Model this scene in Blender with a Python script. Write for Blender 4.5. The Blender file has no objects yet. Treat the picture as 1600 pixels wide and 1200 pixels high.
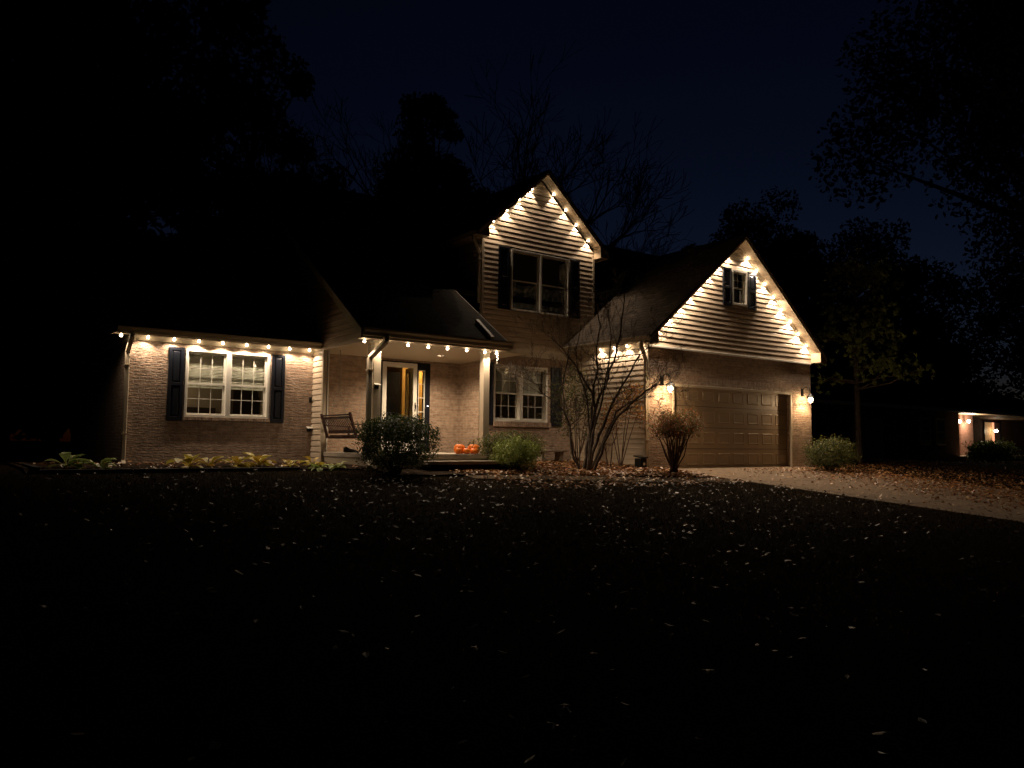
import bpy, bmesh, math, random
from mathutils import Vector, Matrix, noise
random.seed(7)
SC = bpy.context.scene
COL = SC.collection
R = math.radians

# ------------------------------------------------------------------ camera
YAW, PITCH, ROLL = 0.6295, 0.0758, 0.0091
CAM = Vector((-3.018, -17.047, 0.471))
fw = Vector((math.sin(YAW)*math.cos(PITCH), math.cos(YAW)*math.cos(PITCH), math.sin(PITCH)))
rt = Vector((math.cos(YAW), -math.sin(YAW), 0)); up = rt.cross(fw)
rt2 = rt*math.cos(ROLL)+up*math.sin(ROLL); up2 = up*math.cos(ROLL)-rt*math.sin(ROLL)
cd = bpy.data.cameras.new('camera'); cam = bpy.data.objects.new('camera', cd); COL.objects.link(cam)
cd.sensor_width = 36; cd.lens = 1229.4/1600*36; cd.clip_end = 2000; cd.clip_start = .05
cam.matrix_world = Matrix(((rt2.x, up2.x, -fw.x, CAM.x), (rt2.y, up2.y, -fw.y, CAM.y), (rt2.z, up2.z, -fw.z, CAM.z), (0, 0, 0, 1)))
SC.camera = cam
# ------------------------------------------------------------------ sky at nightfall
W = bpy.data.worlds.new('World'); SC.world = W; W.use_nodes = True
wn = W.node_tree.nodes; wn.clear()
bg = wn.new('ShaderNodeBackground'); wo = wn.new('ShaderNodeOutputWorld')
sky = wn.new('ShaderNodeTexSky'); sky.sky_type = 'NISHITA'; sky.sun_disc = False
sky.sun_elevation = R(-4.6); sky.sun_rotation = R(50); sky.altitude = 200; sky.air_density = 1.0; sky.dust_density = .4; sky.ozone_density = 2.5
W.node_tree.links.new(sky.outputs[0], bg.inputs[0]); bg.inputs[1].default_value = 0.052
W.node_tree.links.new(bg.outputs[0], wo.inputs[0])
SC.view_settings.view_transform = 'Standard'; SC.view_settings.look = 'None'
SC.view_settings.exposure = 1.6; SC.view_settings.gamma = 1
SC.cycles.max_bounces = 5; SC.cycles.transparent_max_bounces = 12
SC.cycles.sample_clamp_indirect = 2.0
WARM = (1.0, .775, .555)
BULB_W = 8.0          # watts of one string bulb
PORCH_W = 80           # lamp under the porch ceiling
LANTERN_W = 32

# ------------------------------------------------------------------ helpers
def tag(o, label=None, cat=None, group=None, kind=None):
    if label: o['label'] = label
    if cat: o['category'] = cat
    if group: o['group'] = group
    if kind: o['kind'] = kind
    return o
def thing(name, label, cat, loc=(0, 0, 0), rz=0, group=None):
    o = bpy.data.objects.new(name, None); COL.objects.link(o)
    o.location = loc; o.rotation_euler = (0, 0, rz); o.empty_display_size = .2
    return tag(o, label, cat, group)
class MB:
    def __init__(s): s.v = []; s.f = []
    def add(s, vs, fs):
        n = len(s.v); s.v += [tuple(p) for p in vs]; s.f += [tuple(i+n for i in f) for f in fs]; return s
    def box(s, a, b):
        x0, y0, z0 = a; x1, y1, z1 = b
        return s.add([(x0, y0, z0), (x1, y0, z0), (x1, y1, z0), (x0, y1, z0), (x0, y0, z1), (x1, y0, z1), (x1, y1, z1), (x0, y1, z1)],
                     [(0, 3, 2, 1), (4, 5, 6, 7), (0, 1, 5, 4), (1, 2, 6, 5), (2, 3, 7, 6), (3, 0, 4, 7)])
    def quad(s, a, b, c, d): return s.add([a, b, c, d], [(0, 1, 2, 3)])
    def prism(s, poly, vec):
        """polygon (3D points) swept along vec"""
        n = len(poly); v = Vector(vec)
        vs = [Vector(p) for p in poly] + [Vector(p)+v for p in poly]
        fs = [tuple(range(n))[::-1], tuple(range(n, 2*n))] + [(i, (i+1) % n, (i+1) % n+n, i+n) for i in range(n)]
        return s.add(vs, fs)
    def tube(s, pts, rad, n=6, cap=True):
        pts = [Vector(p) for p in pts]
        if not hasattr(rad, '__len__'): rad = [rad]*len(pts)
        rings = []; ref = Vector((.31, .17, .93))
        for i, p in enumerate(pts):
            d = (pts[min(i+1, len(pts)-1)]-pts[max(i-1, 0)])
            if d.length < 1e-7: d = Vector((0, 0, 1))
            d.normalize(); a = d.cross(ref)
            if a.length < 1e-3: a = d.cross(Vector((1, 0, 0)))
            a.normalize(); b = d.cross(a)
            rings.append([p+(a*math.cos(t)+b*math.sin(t))*rad[i] for t in [2*math.pi*k/n for k in range(n)]])
        vs = [q for r_ in rings for q in r_]; fs = []
        for i in range(len(pts)-1):
            for k in range(n):
                fs.append((i*n+k, i*n+(k+1) % n, (i+1)*n+(k+1) % n, (i+1)*n+k))
        if cap: fs.append(tuple(range(n))[::-1]); fs.append(tuple(range(len(vs)-n, len(vs))))
        return s.add(vs, fs)
    def lathe(s, prof, c=(0, 0, 0), n=16, squash=None):
        vs = []; m = len(prof)
        for k in range(n):
            t = 2*math.pi*k/n
            for r_, z in prof:
                q = squash(t) if squash else 1
                vs.append((c[0]+r_*q*math.cos(t), c[1]+r_*q*math.sin(t), c[2]+z))
        fs = [(k*m+i, ((k+1) % n)*m+i, ((k+1) % n)*m+i+1, k*m+i+1) for k in range(n) for i in range(m-1)]
        return s.add(vs, fs)
    def build(s, name, mat, parent=None, smooth=False, bevel=0):
        me = bpy.data.meshes.new(name); me.from_pydata(s.v, [], s.f); me.update()
        if smooth: me.polygons.foreach_set('use_smooth', [True]*len(me.polygons))
        me.materials.append(mat)
        o = bpy.data.objects.new(name, me); COL.objects.link(o)
        if parent: o.parent = parent
        if bevel:
            b = o.modifiers.new('bevel', 'BEVEL'); b.width = bevel; b.segments = 2; b.limit_method = 'ANGLE'
        return o
def lamp(name, kind, loc, watts, parent, color=WARM, size=.02, rot=None, cone=None, blend=.5):
    l = bpy.data.lights.new(name, kind); l.energy = watts; l.color = color
    l.shadow_soft_size = size
    if kind == 'SPOT': l.spot_size = cone; l.spot_blend = blend
    o = bpy.data.objects.new(name, l); COL.objects.link(o); o.location = loc
    if rot: o.rotation_euler = rot
    if parent: o.parent = parent
    return o

# ------------------------------------------------------------------ materials
def mat(name, color, rough=.6, metal=0, spec=.35, bump=None, vary=None, emit=None, estr=0):
    m = bpy.data.materials.new(name); m.use_nodes = True; nt = m.node_tree; b = nt.nodes['Principled BSDF']
    b.inputs['Base Color'].default_value = (*color, 1); b.inputs['Roughness'].default_value = rough
    b.inputs['Metallic'].default_value = metal; b.inputs['Specular IOR Level'].default_value = spec
    if emit: b.inputs['Emission Color'].default_value = (*emit, 1); b.inputs['Emission Strength'].default_value = estr
    tc = nt.nodes.new('ShaderNodeTexCoord')
    if vary:      # (scale, amount)
        n = nt.nodes.new('ShaderNodeTexNoise'); n.inputs['Scale'].default_value = vary[0]; n.inputs['Detail'].default_value = 5
        nt.links.new(tc.outputs['Object'], n.inputs['Vector'])
        mx = nt.nodes.new('ShaderNodeMixRGB'); mx.blend_type = 'MIX'
        lo = tuple(c*(1-vary[1]) for c in color); hi = tuple(min(1, c*(1+vary[1])) for c in color)
        rp = nt.nodes.new('ShaderNodeValToRGB'); rp.color_ramp.elements[0].position = .3; rp.color_ramp.elements[1].position = .7
        rp.color_ramp.elements[0].color = (*lo, 1); rp.color_ramp.elements[1].color = (*hi, 1)
        nt.links.new(n.outputs['Fac'], rp.inputs[0]); nt.links.new(rp.outputs[0], b.inputs['Base Color']); nt.nodes.remove(mx)
    if bump:      # (scale, strength, distance)
        n = nt.nodes.new('ShaderNodeTexNoise'); n.inputs['Scale'].default_value = bump[0]; n.inputs['Detail'].default_value = 4
        nt.links.new(tc.outputs['Object'], n.inputs['Vector'])
        bp = nt.nodes.new('ShaderNodeBump'); bp.inputs['Strength'].default_value = bump[1]; bp.inputs['Distance'].default_value = bump[2]
        nt.links.new(n.outputs['Fac'], bp.inputs['Height']); nt.links.new(bp.outputs[0], b.inputs['Normal'])
    return m
def uvec(nt, mode):
    """(u, z) vector of a wall point; mode 'wall' works on every upright wall"""
    g = nt.nodes.new('ShaderNodeNewGeometry'); sp = nt.nodes.new('ShaderNodeSeparateXYZ'); nt.links.new(g.outputs['Position'], sp.inputs[0])
    cb = nt.nodes.new('ShaderNodeCombineXYZ')
    if mode == 'ground': return g.outputs['Position']
    if mode == 'wall':
        ad = nt.nodes.new('ShaderNodeMath'); ad.operation = 'ADD'; nt.links.new(sp.outputs[0], ad.inputs[0]); nt.links.new(sp.outputs[1], ad.inputs[1])
        nt.links.new(ad.outputs[0], cb.inputs[0]); nt.links.new(sp.outputs[2], cb.inputs[1])
    else:
        nt.links.new(sp.outputs[0 if mode == 'roofx' else 1], cb.inputs[0])
        mu = nt.nodes.new('ShaderNodeMath'); mu.operation = 'MULTIPLY'; mu.inputs[1].default_value = 1.8 if mode == 'roofx' else 1.57
        nt.links.new(sp.outputs[2], mu.inputs[0]); nt.links.new(mu.outputs[0], cb.inputs[1])
    return cb.outputs[0]
def brick_mat(name, c1, c2, mortar, mode='wall', bw=.205, rh=.0678, ms=.011, depth=.03, rough=.85, off=.5, soldier=False):
    m = bpy.data.materials.new(name); m.use_nodes = True; nt = m.node_tree; b = nt.nodes['Principled BSDF']
    v = uvec(nt, mode)
    if soldier:
        mp = nt.nodes.new('ShaderNodeMapping'); mp.inputs['Rotation'].default_value = (0, 0, R(90)); nt.links.new(v, mp.inputs[0]); v = mp.outputs[0]
    wv = nt.nodes.new('ShaderNodeTexNoise'); wv.inputs['Scale'].default_value = 5; nt.links.new(v, wv.inputs['Vector'])
    vm = nt.nodes.new('ShaderNodeVectorMath'); vm.operation = 'SCALE'; vm.inputs['Scale'].default_value = .012
    nt.links.new(wv.outputs['Color'], vm.inputs[0])
    va = nt.nodes.new('ShaderNodeVectorMath'); va.operation = 'ADD'; nt.links.new(v, va.inputs[0]); nt.links.new(vm.outputs[0], va.inputs[1])
    def br(a, c, mo):
        t = nt.nodes.new('ShaderNodeTexBrick'); t.offset = off; t.inputs['Scale'].default_value = 1
        t.inputs['Brick Width'].default_value = bw; t.inputs['Row Height'].default_value = rh; t.inputs['Mortar Size'].default_value = ms
        t.inputs['Mortar Smooth'].default_value = .25
        t.inputs['Color1'].default_value = (*a, 1); t.inputs['Color2'].default_value = (*c, 1); t.inputs['Mortar'].default_value = (*mo, 1)
        nt.links.new(va.outputs[0], t.inputs['Vector']); return t
    t = br(c1, c2, mortar)
    n = nt.nodes.new('ShaderNodeTexNoise'); n.inputs['Scale'].default_value = 9; n.inputs['Detail'].default_value = 8; nt.links.new(v, n.inputs['Vector'])
    mx = nt.nodes.new('ShaderNodeMixRGB'); mx.blend_type = 'MULTIPLY'; mx.inputs[0].default_value = .55
    rp = nt.nodes.new('ShaderNodeValToRGB'); rp.color_ramp.elements[0].position = .32; rp.color_ramp.elements[0].color = (.45, .42, .4, 1); rp.color_ramp.elements[1].position = .62; rp.color_ramp.elements[1].color = (1, 1, 1, 1)
    nt.links.new(n.outputs['Fac'], rp.inputs[0]); nt.links.new(t.outputs['Color'], mx.inputs[1]); nt.links.new(rp.outputs[0], mx.inputs[2])
    nt.links.new(mx.outputs[0], b.inputs['Base Color'])
    h = br((.55, .55, .55), (1, 1, 1), (0, 0, 0))
    n2 = nt.nodes.new('ShaderNodeTexNoise'); n2.inputs['Scale'].default_value = 26; n2.inputs['Detail'].default_value = 6
    mp2 = nt.nodes.new('ShaderNodeMapping'); mp2.inputs['Scale'].default_value = (.45, 1.3, 1); nt.links.new(v, mp2.inputs[0]); nt.links.new(mp2.outputs[0], n2.inputs['Vector'])
    ad = nt.nodes.new('ShaderNodeMath'); ad.operation = 'MULTIPLY_ADD'; ad.inputs[1].default_value = .9
    nt.links.new(n2.outputs['Fac'], ad.inputs[0]); nt.links.new(h.outputs['Color'], ad.inputs[2])
    bp = nt.nodes.new('ShaderNodeBump'); bp.inputs['Strength'].default_value = 1; bp.inputs['Distance'].default_value = depth
    nt.links.new(ad.outputs[0], bp.inputs['Height']); nt.links.new(bp.outputs[0], b.inputs['Normal'])
    b.inputs['Roughness'].default_value = rough; b.inputs['Specular IOR Level'].default_value = .25
    return m
def glass_mat(name, tint=(1, 1, 1), ior=1.45, rough=.0, cover=0):
    m = bpy.data.materials.new(name); m.use_nodes = True; nt = m.node_tree; nt.nodes.clear()
    o = nt.nodes.new('ShaderNodeOutputMaterial'); tr = nt.nodes.new('ShaderNodeBsdfTransparent'); tr.inputs[0].default_value = (*tint, 1)
    gl = nt.nodes.new('ShaderNodeBsdfGlossy'); gl.inputs['Roughness'].default_value = rough
    lw = nt.nodes.new('ShaderNodeLayerWeight'); lw.inputs[0].default_value = .5      # facing term is the same from both sides
    pw = nt.nodes.new('ShaderNodeMath'); pw.operation = 'POWER'; pw.inputs[1].default_value = 4; nt.links.new(lw.outputs['Facing'], pw.inputs[0])
    fr = nt.nodes.new('ShaderNodeMath'); fr.operation = 'MULTIPLY_ADD'; fr.inputs[1].default_value = .9; fr.inputs[2].default_value = .05; nt.links.new(pw.outputs[0], fr.inputs[0])
    mx = nt.nodes.new('ShaderNodeMixShader'); nt.links.new(fr.outputs[0], mx.inputs[0]); nt.links.new(tr.outputs[0], mx.inputs[1]); nt.links.new(gl.outputs[0], mx.inputs[2])
    nt.links.new(mx.outputs[0], o.inputs[0]); return m
def leaf_mat(name, stops, rough=.55, trans=.35, spec=.4):
    """each leaf of a crown or of the litter takes one colour from the stops"""
    m = bpy.data.materials.new(name); m.use_nodes = True; nt = m.node_tree; nt.nodes.clear()
    o = nt.nodes.new('ShaderNodeOutputMaterial'); g = nt.nodes.new('ShaderNodeNewGeometry')
    rp = nt.nodes.new('ShaderNodeValToRGB'); cr = rp.color_ramp
    while len(cr.elements) < len(stops): cr.elements.new(.5)
    for e, (p, c) in zip(cr.elements, stops): e.position = p; e.color = (*c, 1)
    nt.links.new(g.outputs['Random Per Island'], rp.inputs[0])
    b = nt.nodes.new('ShaderNodeBsdfPrincipled'); b.inputs['Roughness'].default_value = rough; b.inputs['Specular IOR Level'].default_value = spec
    t = nt.nodes.new('ShaderNodeBsdfTranslucent'); mx = nt.nodes.new('ShaderNodeMixShader'); mx.inputs[0].default_value = trans
    nt.links.new(rp.outputs[0], b.inputs['Base Color']); nt.links.new(rp.outputs[0], t.inputs[0])
    nt.links.new(b.outputs[0], mx.inputs[1]); nt.links.new(t.outputs[0], mx.inputs[2]); nt.links.new(mx.outputs[0], o.inputs[0]); return m
def siding_mat(name, c):
    m = bpy.data.materials.new(name); m.use_nodes = True; nt = m.node_tree; b = nt.nodes['Principled BSDF']
    v = uvec(nt, 'wall'); b.inputs['Roughness'].default_value = .45; b.inputs['Specular IOR Level'].default_value = .4
    mp = nt.nodes.new('ShaderNodeMapping'); mp.inputs['Scale'].default_value = (.55, 4.5, 1); nt.links.new(v, mp.inputs[0])
    n = nt.nodes.new('ShaderNodeTexNoise'); n.inputs['Scale'].default_value = 2.2; n.inputs['Detail'].default_value = 3; nt.links.new(mp.outputs[0], n.inputs['Vector'])
    mp2 = nt.nodes.new('ShaderNodeMapping'); mp2.inputs['Scale'].default_value = (6, 60, 1); nt.links.new(v, mp2.inputs[0])
    n2 = nt.nodes.new('ShaderNodeTexNoise'); n2.inputs['Scale'].default_value = 2; nt.links.new(mp2.outputs[0], n2.inputs['Vector'])
    ad = nt.nodes.new('ShaderNodeMath'); ad.operation = 'MULTIPLY_ADD'; ad.inputs[1].default_value = .06
    nt.links.new(n2.outputs['Fac'], ad.inputs[0]); nt.links.new(n.outputs['Fac'], ad.inputs[2])
    bp = nt.nodes.new('ShaderNodeBump'); bp.inputs['Strength'].default_value = 1; bp.inputs['Distance'].default_value = .008
    nt.links.new(ad.outputs[0], bp.inputs['Height']); nt.links.new(bp.outputs[0], b.inputs['Normal'])
    rp = nt.nodes.new('ShaderNodeValToRGB'); rp.color_ramp.elements[0].position = .35; rp.color_ramp.elements[0].color = (*[x*.86 for x in c], 1)
    rp.color_ramp.elements[1].position = .6; rp.color_ramp.elements[1].color = (*c, 1)
    n3 = nt.nodes.new('ShaderNodeTexNoise'); n3.inputs['Scale'].default_value = 1.3; n3.inputs['Detail'].default_value = 6; nt.links.new(v, n3.inputs['Vector'])
    nt.links.new(n3.outputs['Fac'], rp.inputs[0]); nt.links.new(rp.outputs[0], b.inputs['Base Color']); return m

M = {}
M['brick'] = brick_mat('brick', (.50, .35, .25), (.37, .25, .18), (.42, .35, .28))
M['brick_soldier'] = brick_mat('brick soldier course', (.48, .33, .24), (.35, .23, .16), (.40, .34, .27), soldier=True, off=0)
M['brick_red'] = brick_mat('red brick', (.24, .09, .05), (.15, .055, .035), (.2, .16, .13))
M['siding'] = siding_mat('siding', (.60, .49, .37))
M['trim'] = mat('tan trim', (.50, .42, .31), .5, bump=(7, .3, .01))
M['soot'] = mat('matt black lining', (.008, .007, .006), 1, spec=0)
M['tan'] = mat('tan painted board', (.26, .19, .12), .6)  # shade put into the trim colour for boards the bulbs overlight
M['soffit'] = brick_mat('vented soffit', (.55, .44, .31), (.53, .42, .30), (.36, .28, .2), bw=3.0, rh=.1, ms=.004, depth=.003, rough=.5)
M['white'] = mat('white vinyl', (.72, .69, .62), .4)
M['shingle'] = brick_mat('shingles', (.045, .034, .025), (.028, .021, .016), (.05, .04, .03), 'roofx', bw=.3, rh=.14, ms=.012, depth=.02, rough=.95)  # roof's shade put into the colour: darker copy of the side shingles
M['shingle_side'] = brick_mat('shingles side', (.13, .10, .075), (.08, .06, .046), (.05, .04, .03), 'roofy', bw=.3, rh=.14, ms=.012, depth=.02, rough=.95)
M['shutter'] = mat('black blue shutter', (.009, .011, .018), .35, spec=.4, bump=(40, .15, .003))
M['black'] = mat('black metal', (.012, .011, .01), .4, metal=.3)
M['blackpaint'] = mat('black door trim', (.008, .009, .015), .45)
M['gdoor'] = mat('garage door', (.32, .235, .155), .5, bump=(60, .15, .002), vary=(1.5, .08))
M['concrete'] = mat('concrete', (.42, .36, .29), .85, bump=(35, .5, .006), vary=(2.5, .22))
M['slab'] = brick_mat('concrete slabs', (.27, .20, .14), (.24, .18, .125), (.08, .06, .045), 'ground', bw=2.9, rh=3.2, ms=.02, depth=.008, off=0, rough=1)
M['walk'] = mat('worn concrete walk', (.085, .065, .045), 1, spec=.05, bump=(35, .5, .006), vary=(3, .4))  # much darker than the other concrete
M['mulch'] = mat('mulch soil', (.030, .019, .012), 1, spec=.05, bump=(22, 1, .05), vary=(9, .5))
M['lawn'] = mat('lawn ground', (.016, .010, .006), 1, spec=.02, bump=(30, 1, .04), vary=(4, .5))
M['wood'] = mat('dark stained wood', (.055, .024, .018), .5, bump=(50, .3, .004), vary=(12, .3))
M['timber'] = mat('black timber', (.012, .01, .009), .8, bump=(20, .6, .01))
M['bark'] = mat('bark', (.095, .072, .055), .8, bump=(24, 1, .012), vary=(10, .4))
M['barkred'] = mat('shrub bark', (.10, .055, .035), .75, bump=(24, 1, .01), vary=(10, .4))
M['stone'] = mat('bench stone', (.30, .24, .18), .85, bump=(28, .8, .01), vary=(8, .25))
M['pumpkin'] = mat('pumpkin', (.85, .20, .015), .42, bump=(14, .25, .01), vary=(6, .12))
M['stem'] = mat('pumpkin stem', (.16, .11, .04), .8)
M['rope'] = mat('swing chain', (.30, .28, .25), .45, metal=.6)
M['glass'] = glass_mat('window glass', (.9, .92, .9), 1.5)
M['lampglass'] = mat('frosted lamp glass', (.9, .85, .75), .4, emit=(1, .82, .58), estr=4)
M['bulb'] = mat('lit bulb', (1, .9, .7), .3, emit=(1, .80, .52), estr=9)
M['led'] = mat('doorbell light', (.9, .9, 1), .3, emit=(.85, .9, 1), estr=4)
M['blind'] = mat('window blind', (.80, .76, .67), .6)
M['curtain'] = mat('dark curtain', (.5, .5, .48), .8, bump=(6, .6, .03))
M['roomwall'] = mat('room wall', (.30, .24, .16), .8, vary=(2, .1))
M['yellowwall'] = mat('yellow hall paint', (.62, .38, .10), .7)
M['roomfloor'] = mat('room floor', (.12, .07, .04), .5)
M['cream'] = mat('cream door paint', (.62, .50, .28), .5)
M['darkwood'] = mat('furniture wood', (.045, .03, .02), .5)
M['meta'] = mat('white meter', (.6, .6, .6), .5)
M['redaccent'] = mat('red orange curtain', (.75, .16, .07), .8)
M['lead'] = mat('pipe', (.55, .55, .55), .6)

# ------------------------------------------------------------------ ground
def ground_z(x, y):
    z = 0.0
    if y < -2.4: z = -.078*(-2.4-y)
    if y < -17: z = -.078*14.6 - .03*(-17-y)
    if y < -40: z = -.078*14.6 - .69
    if x > 24: z -= min(.35, (x-24)*.02)
    return z
def lawn_z(x, y):
    d = .05*(noise.noise(Vector((x*.35, y*.35, 3)))) + .018*noise.noise(Vector((x*1.7, y*1.7, 1)))
    k = 1 if y < -3.2 else 0
    return ground_z(x, y)+d*k*.5
def grid_axis(a, b, near0, near1, fine, coarse):
    out = []; x = a
    while x < b:
        out.append(x); x += fine if near0 <= x < near1 else coarse
    out.append(b); return out
xs = grid_axis(-300, 300, -12, 30, .6, 18); ys = grid_axis(-80, 300, -20, 2, .5, 16)
g = MB(); idx = {}
for j, y in enumerate(ys):
    for i, x in enumerate(xs): g.v.append((x, y, lawn_z(x, y)-.012))
nx = len(xs)
for j in range(len(ys)-1):
    for i in range(nx-1): g.f.append((j*nx+i, j*nx+i+1, (j+1)*nx+i+1, (j+1)*nx+i))
tag(g.build('ground', M['lawn'], smooth=True), kind='structure')
def strip(name, left, right, dz, m):
    """paved sheet between two polylines that follows the ground"""
    b = MB(); n = len(left); k = 6; flip = (left[1][0]-left[0][0])*(right[0][1]-left[0][1])-(left[1][1]-left[0][1])*(right[0][0]-left[0][0]) > 0
    for (x0, y0), (x1, y1) in zip(left, right):
        for i in range(k+1):
            t = i/k; x = x0+(x1-x0)*t; y = y0+(y1-y0)*t
            b.v.append((x, y, ground_z(x, y)+dz))
    for j in range(n-1):
        for i in range(k): a = j*(k+1)+i; b.f.append((a, a+k+1, a+k+2, a+1) if flip else (a, a+1, a+k+2, a+k+1))
    o = b.build(name, m); s = o.modifiers.new('s', 'SOLIDIFY'); s.thickness = .08; s.offset = -1
    return tag(o, kind='structure')
dy = [-3.40-.8*i for i in range(20)]+[-22, -26, -30]
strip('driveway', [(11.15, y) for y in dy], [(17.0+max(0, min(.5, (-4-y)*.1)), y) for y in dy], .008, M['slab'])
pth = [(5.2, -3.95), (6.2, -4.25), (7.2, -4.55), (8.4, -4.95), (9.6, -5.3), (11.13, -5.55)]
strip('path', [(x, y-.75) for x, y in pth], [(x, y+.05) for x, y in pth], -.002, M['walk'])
def sheet(name, poly, dz, m):
    b = MB(); n = len(poly)
    b.add([(x, y, ground_z(x, y)+dz) for x, y in poly], [tuple(range(n))]); return tag(b.build(name, m), kind='structure')
bed = MB()
for (x0, x1, y0, y1) in ((-1.9, 3.8, -3.0, 0), (3.8, 11.1, -4.2, -1.2), (-1.9, -.05, 0, 1.2)):
    nx_, ny_ = int((x1-x0)/.3)+1, int((y1-y0)/.3)+1; s0 = len(bed.v)
    for j in range(ny_+1):
        for i in range(nx_+1):
            x = x0+(x1-x0)*i/nx_; y = y0+(y1-y0)*j/ny_
            bed.v.append((x, y, ground_z(x, y)+.02+.02*noise.noise(Vector((x*3, y*3, 0)))))
    for j in range(ny_):
        for i in range(nx_): a = s0+j*(nx_+1)+i; bed.f.append((a, a+1, a+nx_+2, a+nx_+1))
tag(bed.build('flower_bed_soil', M['mulch'], smooth=True), kind='structure')

# ------------------------------------------------------------------ the house
house = thing('brick_house', 'long brick and tan siding house outlined in warm string lights', 'house', (8, 0, 0))
H = Matrix.Translation((8, 0, 0)).inverted()
def part(mb, name, m, parent=None, **k):
    """house parts are laid out in world metres; the empty stands at x=8"""
    o = mb.build(name, m, parent or house, **k)
    if parent is None: o.matrix_parent_inverse = H
    return o
def P3(axis, pos, u, z, d): return (u, pos-d, z) if axis == 'y' else (pos-d, u, z)
def wall(name, axis, pos, u0, u1, z0, z1, holes, m, th=.22, parent=None):
    """wall facing -axis with real openings"""
    us = sorted({u0, u1, *[h[0] for h in holes], *[h[1] for h in holes]}); zs = sorted({z0, z1, *[h[2] for h in holes], *[h[3] for h in holes]})
    inh = lambda u, z: any(h[0] < u < h[1] and h[2] < z < h[3] for h in holes)
    b = MB(); q = lambda u, z, d: P3(axis, pos, u, z, d)
    for i in range(len(us)-1):
        for j in range(len(zs)-1):
            a, c, e, f = us[i], us[i+1], zs[j], zs[j+1]
            if inh((a+c)/2, (e+f)/2): continue
            b.quad(q(a, e, 0), q(c, e, 0), q(c, f, 0), q(a, f, 0)); b.quad(q(a, e, -th), q(a, f, -th), q(c, f, -th), q(c, e, -th))
    rects = [(u0, u1, z0, z1)]+holes
    for a, c, e, f in rects:
        b.quad(q(a, e, 0), q(a, f, 0), q(a, f, -th), q(a, e, -th)); b.quad(q(c, e, 0), q(c, e, -th), q(c, f, -th), q(c, f, 0))
        b.quad(q(a, f, 0), q(c, f, 0), q(c, f, -th), q(a, f, -th)); b.quad(q(a, e, 0), q(a, e, -th), q(c, e, -th), q(c, e, 0))
    return part(b, name, m, parent)
def siding(name, axis, pos, uf, z0, z1, holes=(), ex=.127, m=None, parent=None):
    """lapped boards as real steps; uf(z) gives the left and right end at height z"""
    b = MB(); z = z0; q = lambda u, z, d: P3(axis, pos, u, z, d)
    while z < z1-.01:
        ze = min(z+ex, z1); k = (ze-z)/ex
        levels = [(z, .024), (z+ex*.62*k, .017), (z+ex*.80*k, .006), (ze, .004)]
        a0, c0 = uf(z); a1, c1 = uf(ze)
        cuts = [h for h in holes if h[2] < (z+ze)/2 < h[3]]
        segs = [(None, None)]
        if cuts:
            cuts.sort(); segs = []; L = None
            for h in cuts: segs.append((L, h[0])); L = h[1]
            segs.append((L, None))
        for s0, s1 in segs:
            rows = []
            for zz, d in levels:
                t = (zz-z)/(ze-z); a = a0+(a1-a0)*t; c = c0+(c1-c0)*t
                if s0 is not None: a = s0
                if s1 is not None: c = s1
                rows.append((a, c, zz, d))
            a, c, zz, d = rows[0]
            if c-a < .005: continue
            b.quad(q(a, zz, .0), q(c, zz, .0), q(c, zz, d), q(a, zz, d))
            for (a, c, zz, d), (a2, c2, z2, d2) in zip(rows, rows[1:]): b.quad(q(a, zz, d), q(c, zz, d), q(c2, z2, d2), q(a2, z2, d2))
        z = ze
    return part(b, name, m or M['siding'], parent)
def trimbox(name, a, b, m=None, parent=None, bevel=.004):
    return part(MB().box(a, b), name, m or M['trim'], parent, bevel=bevel)

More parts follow.
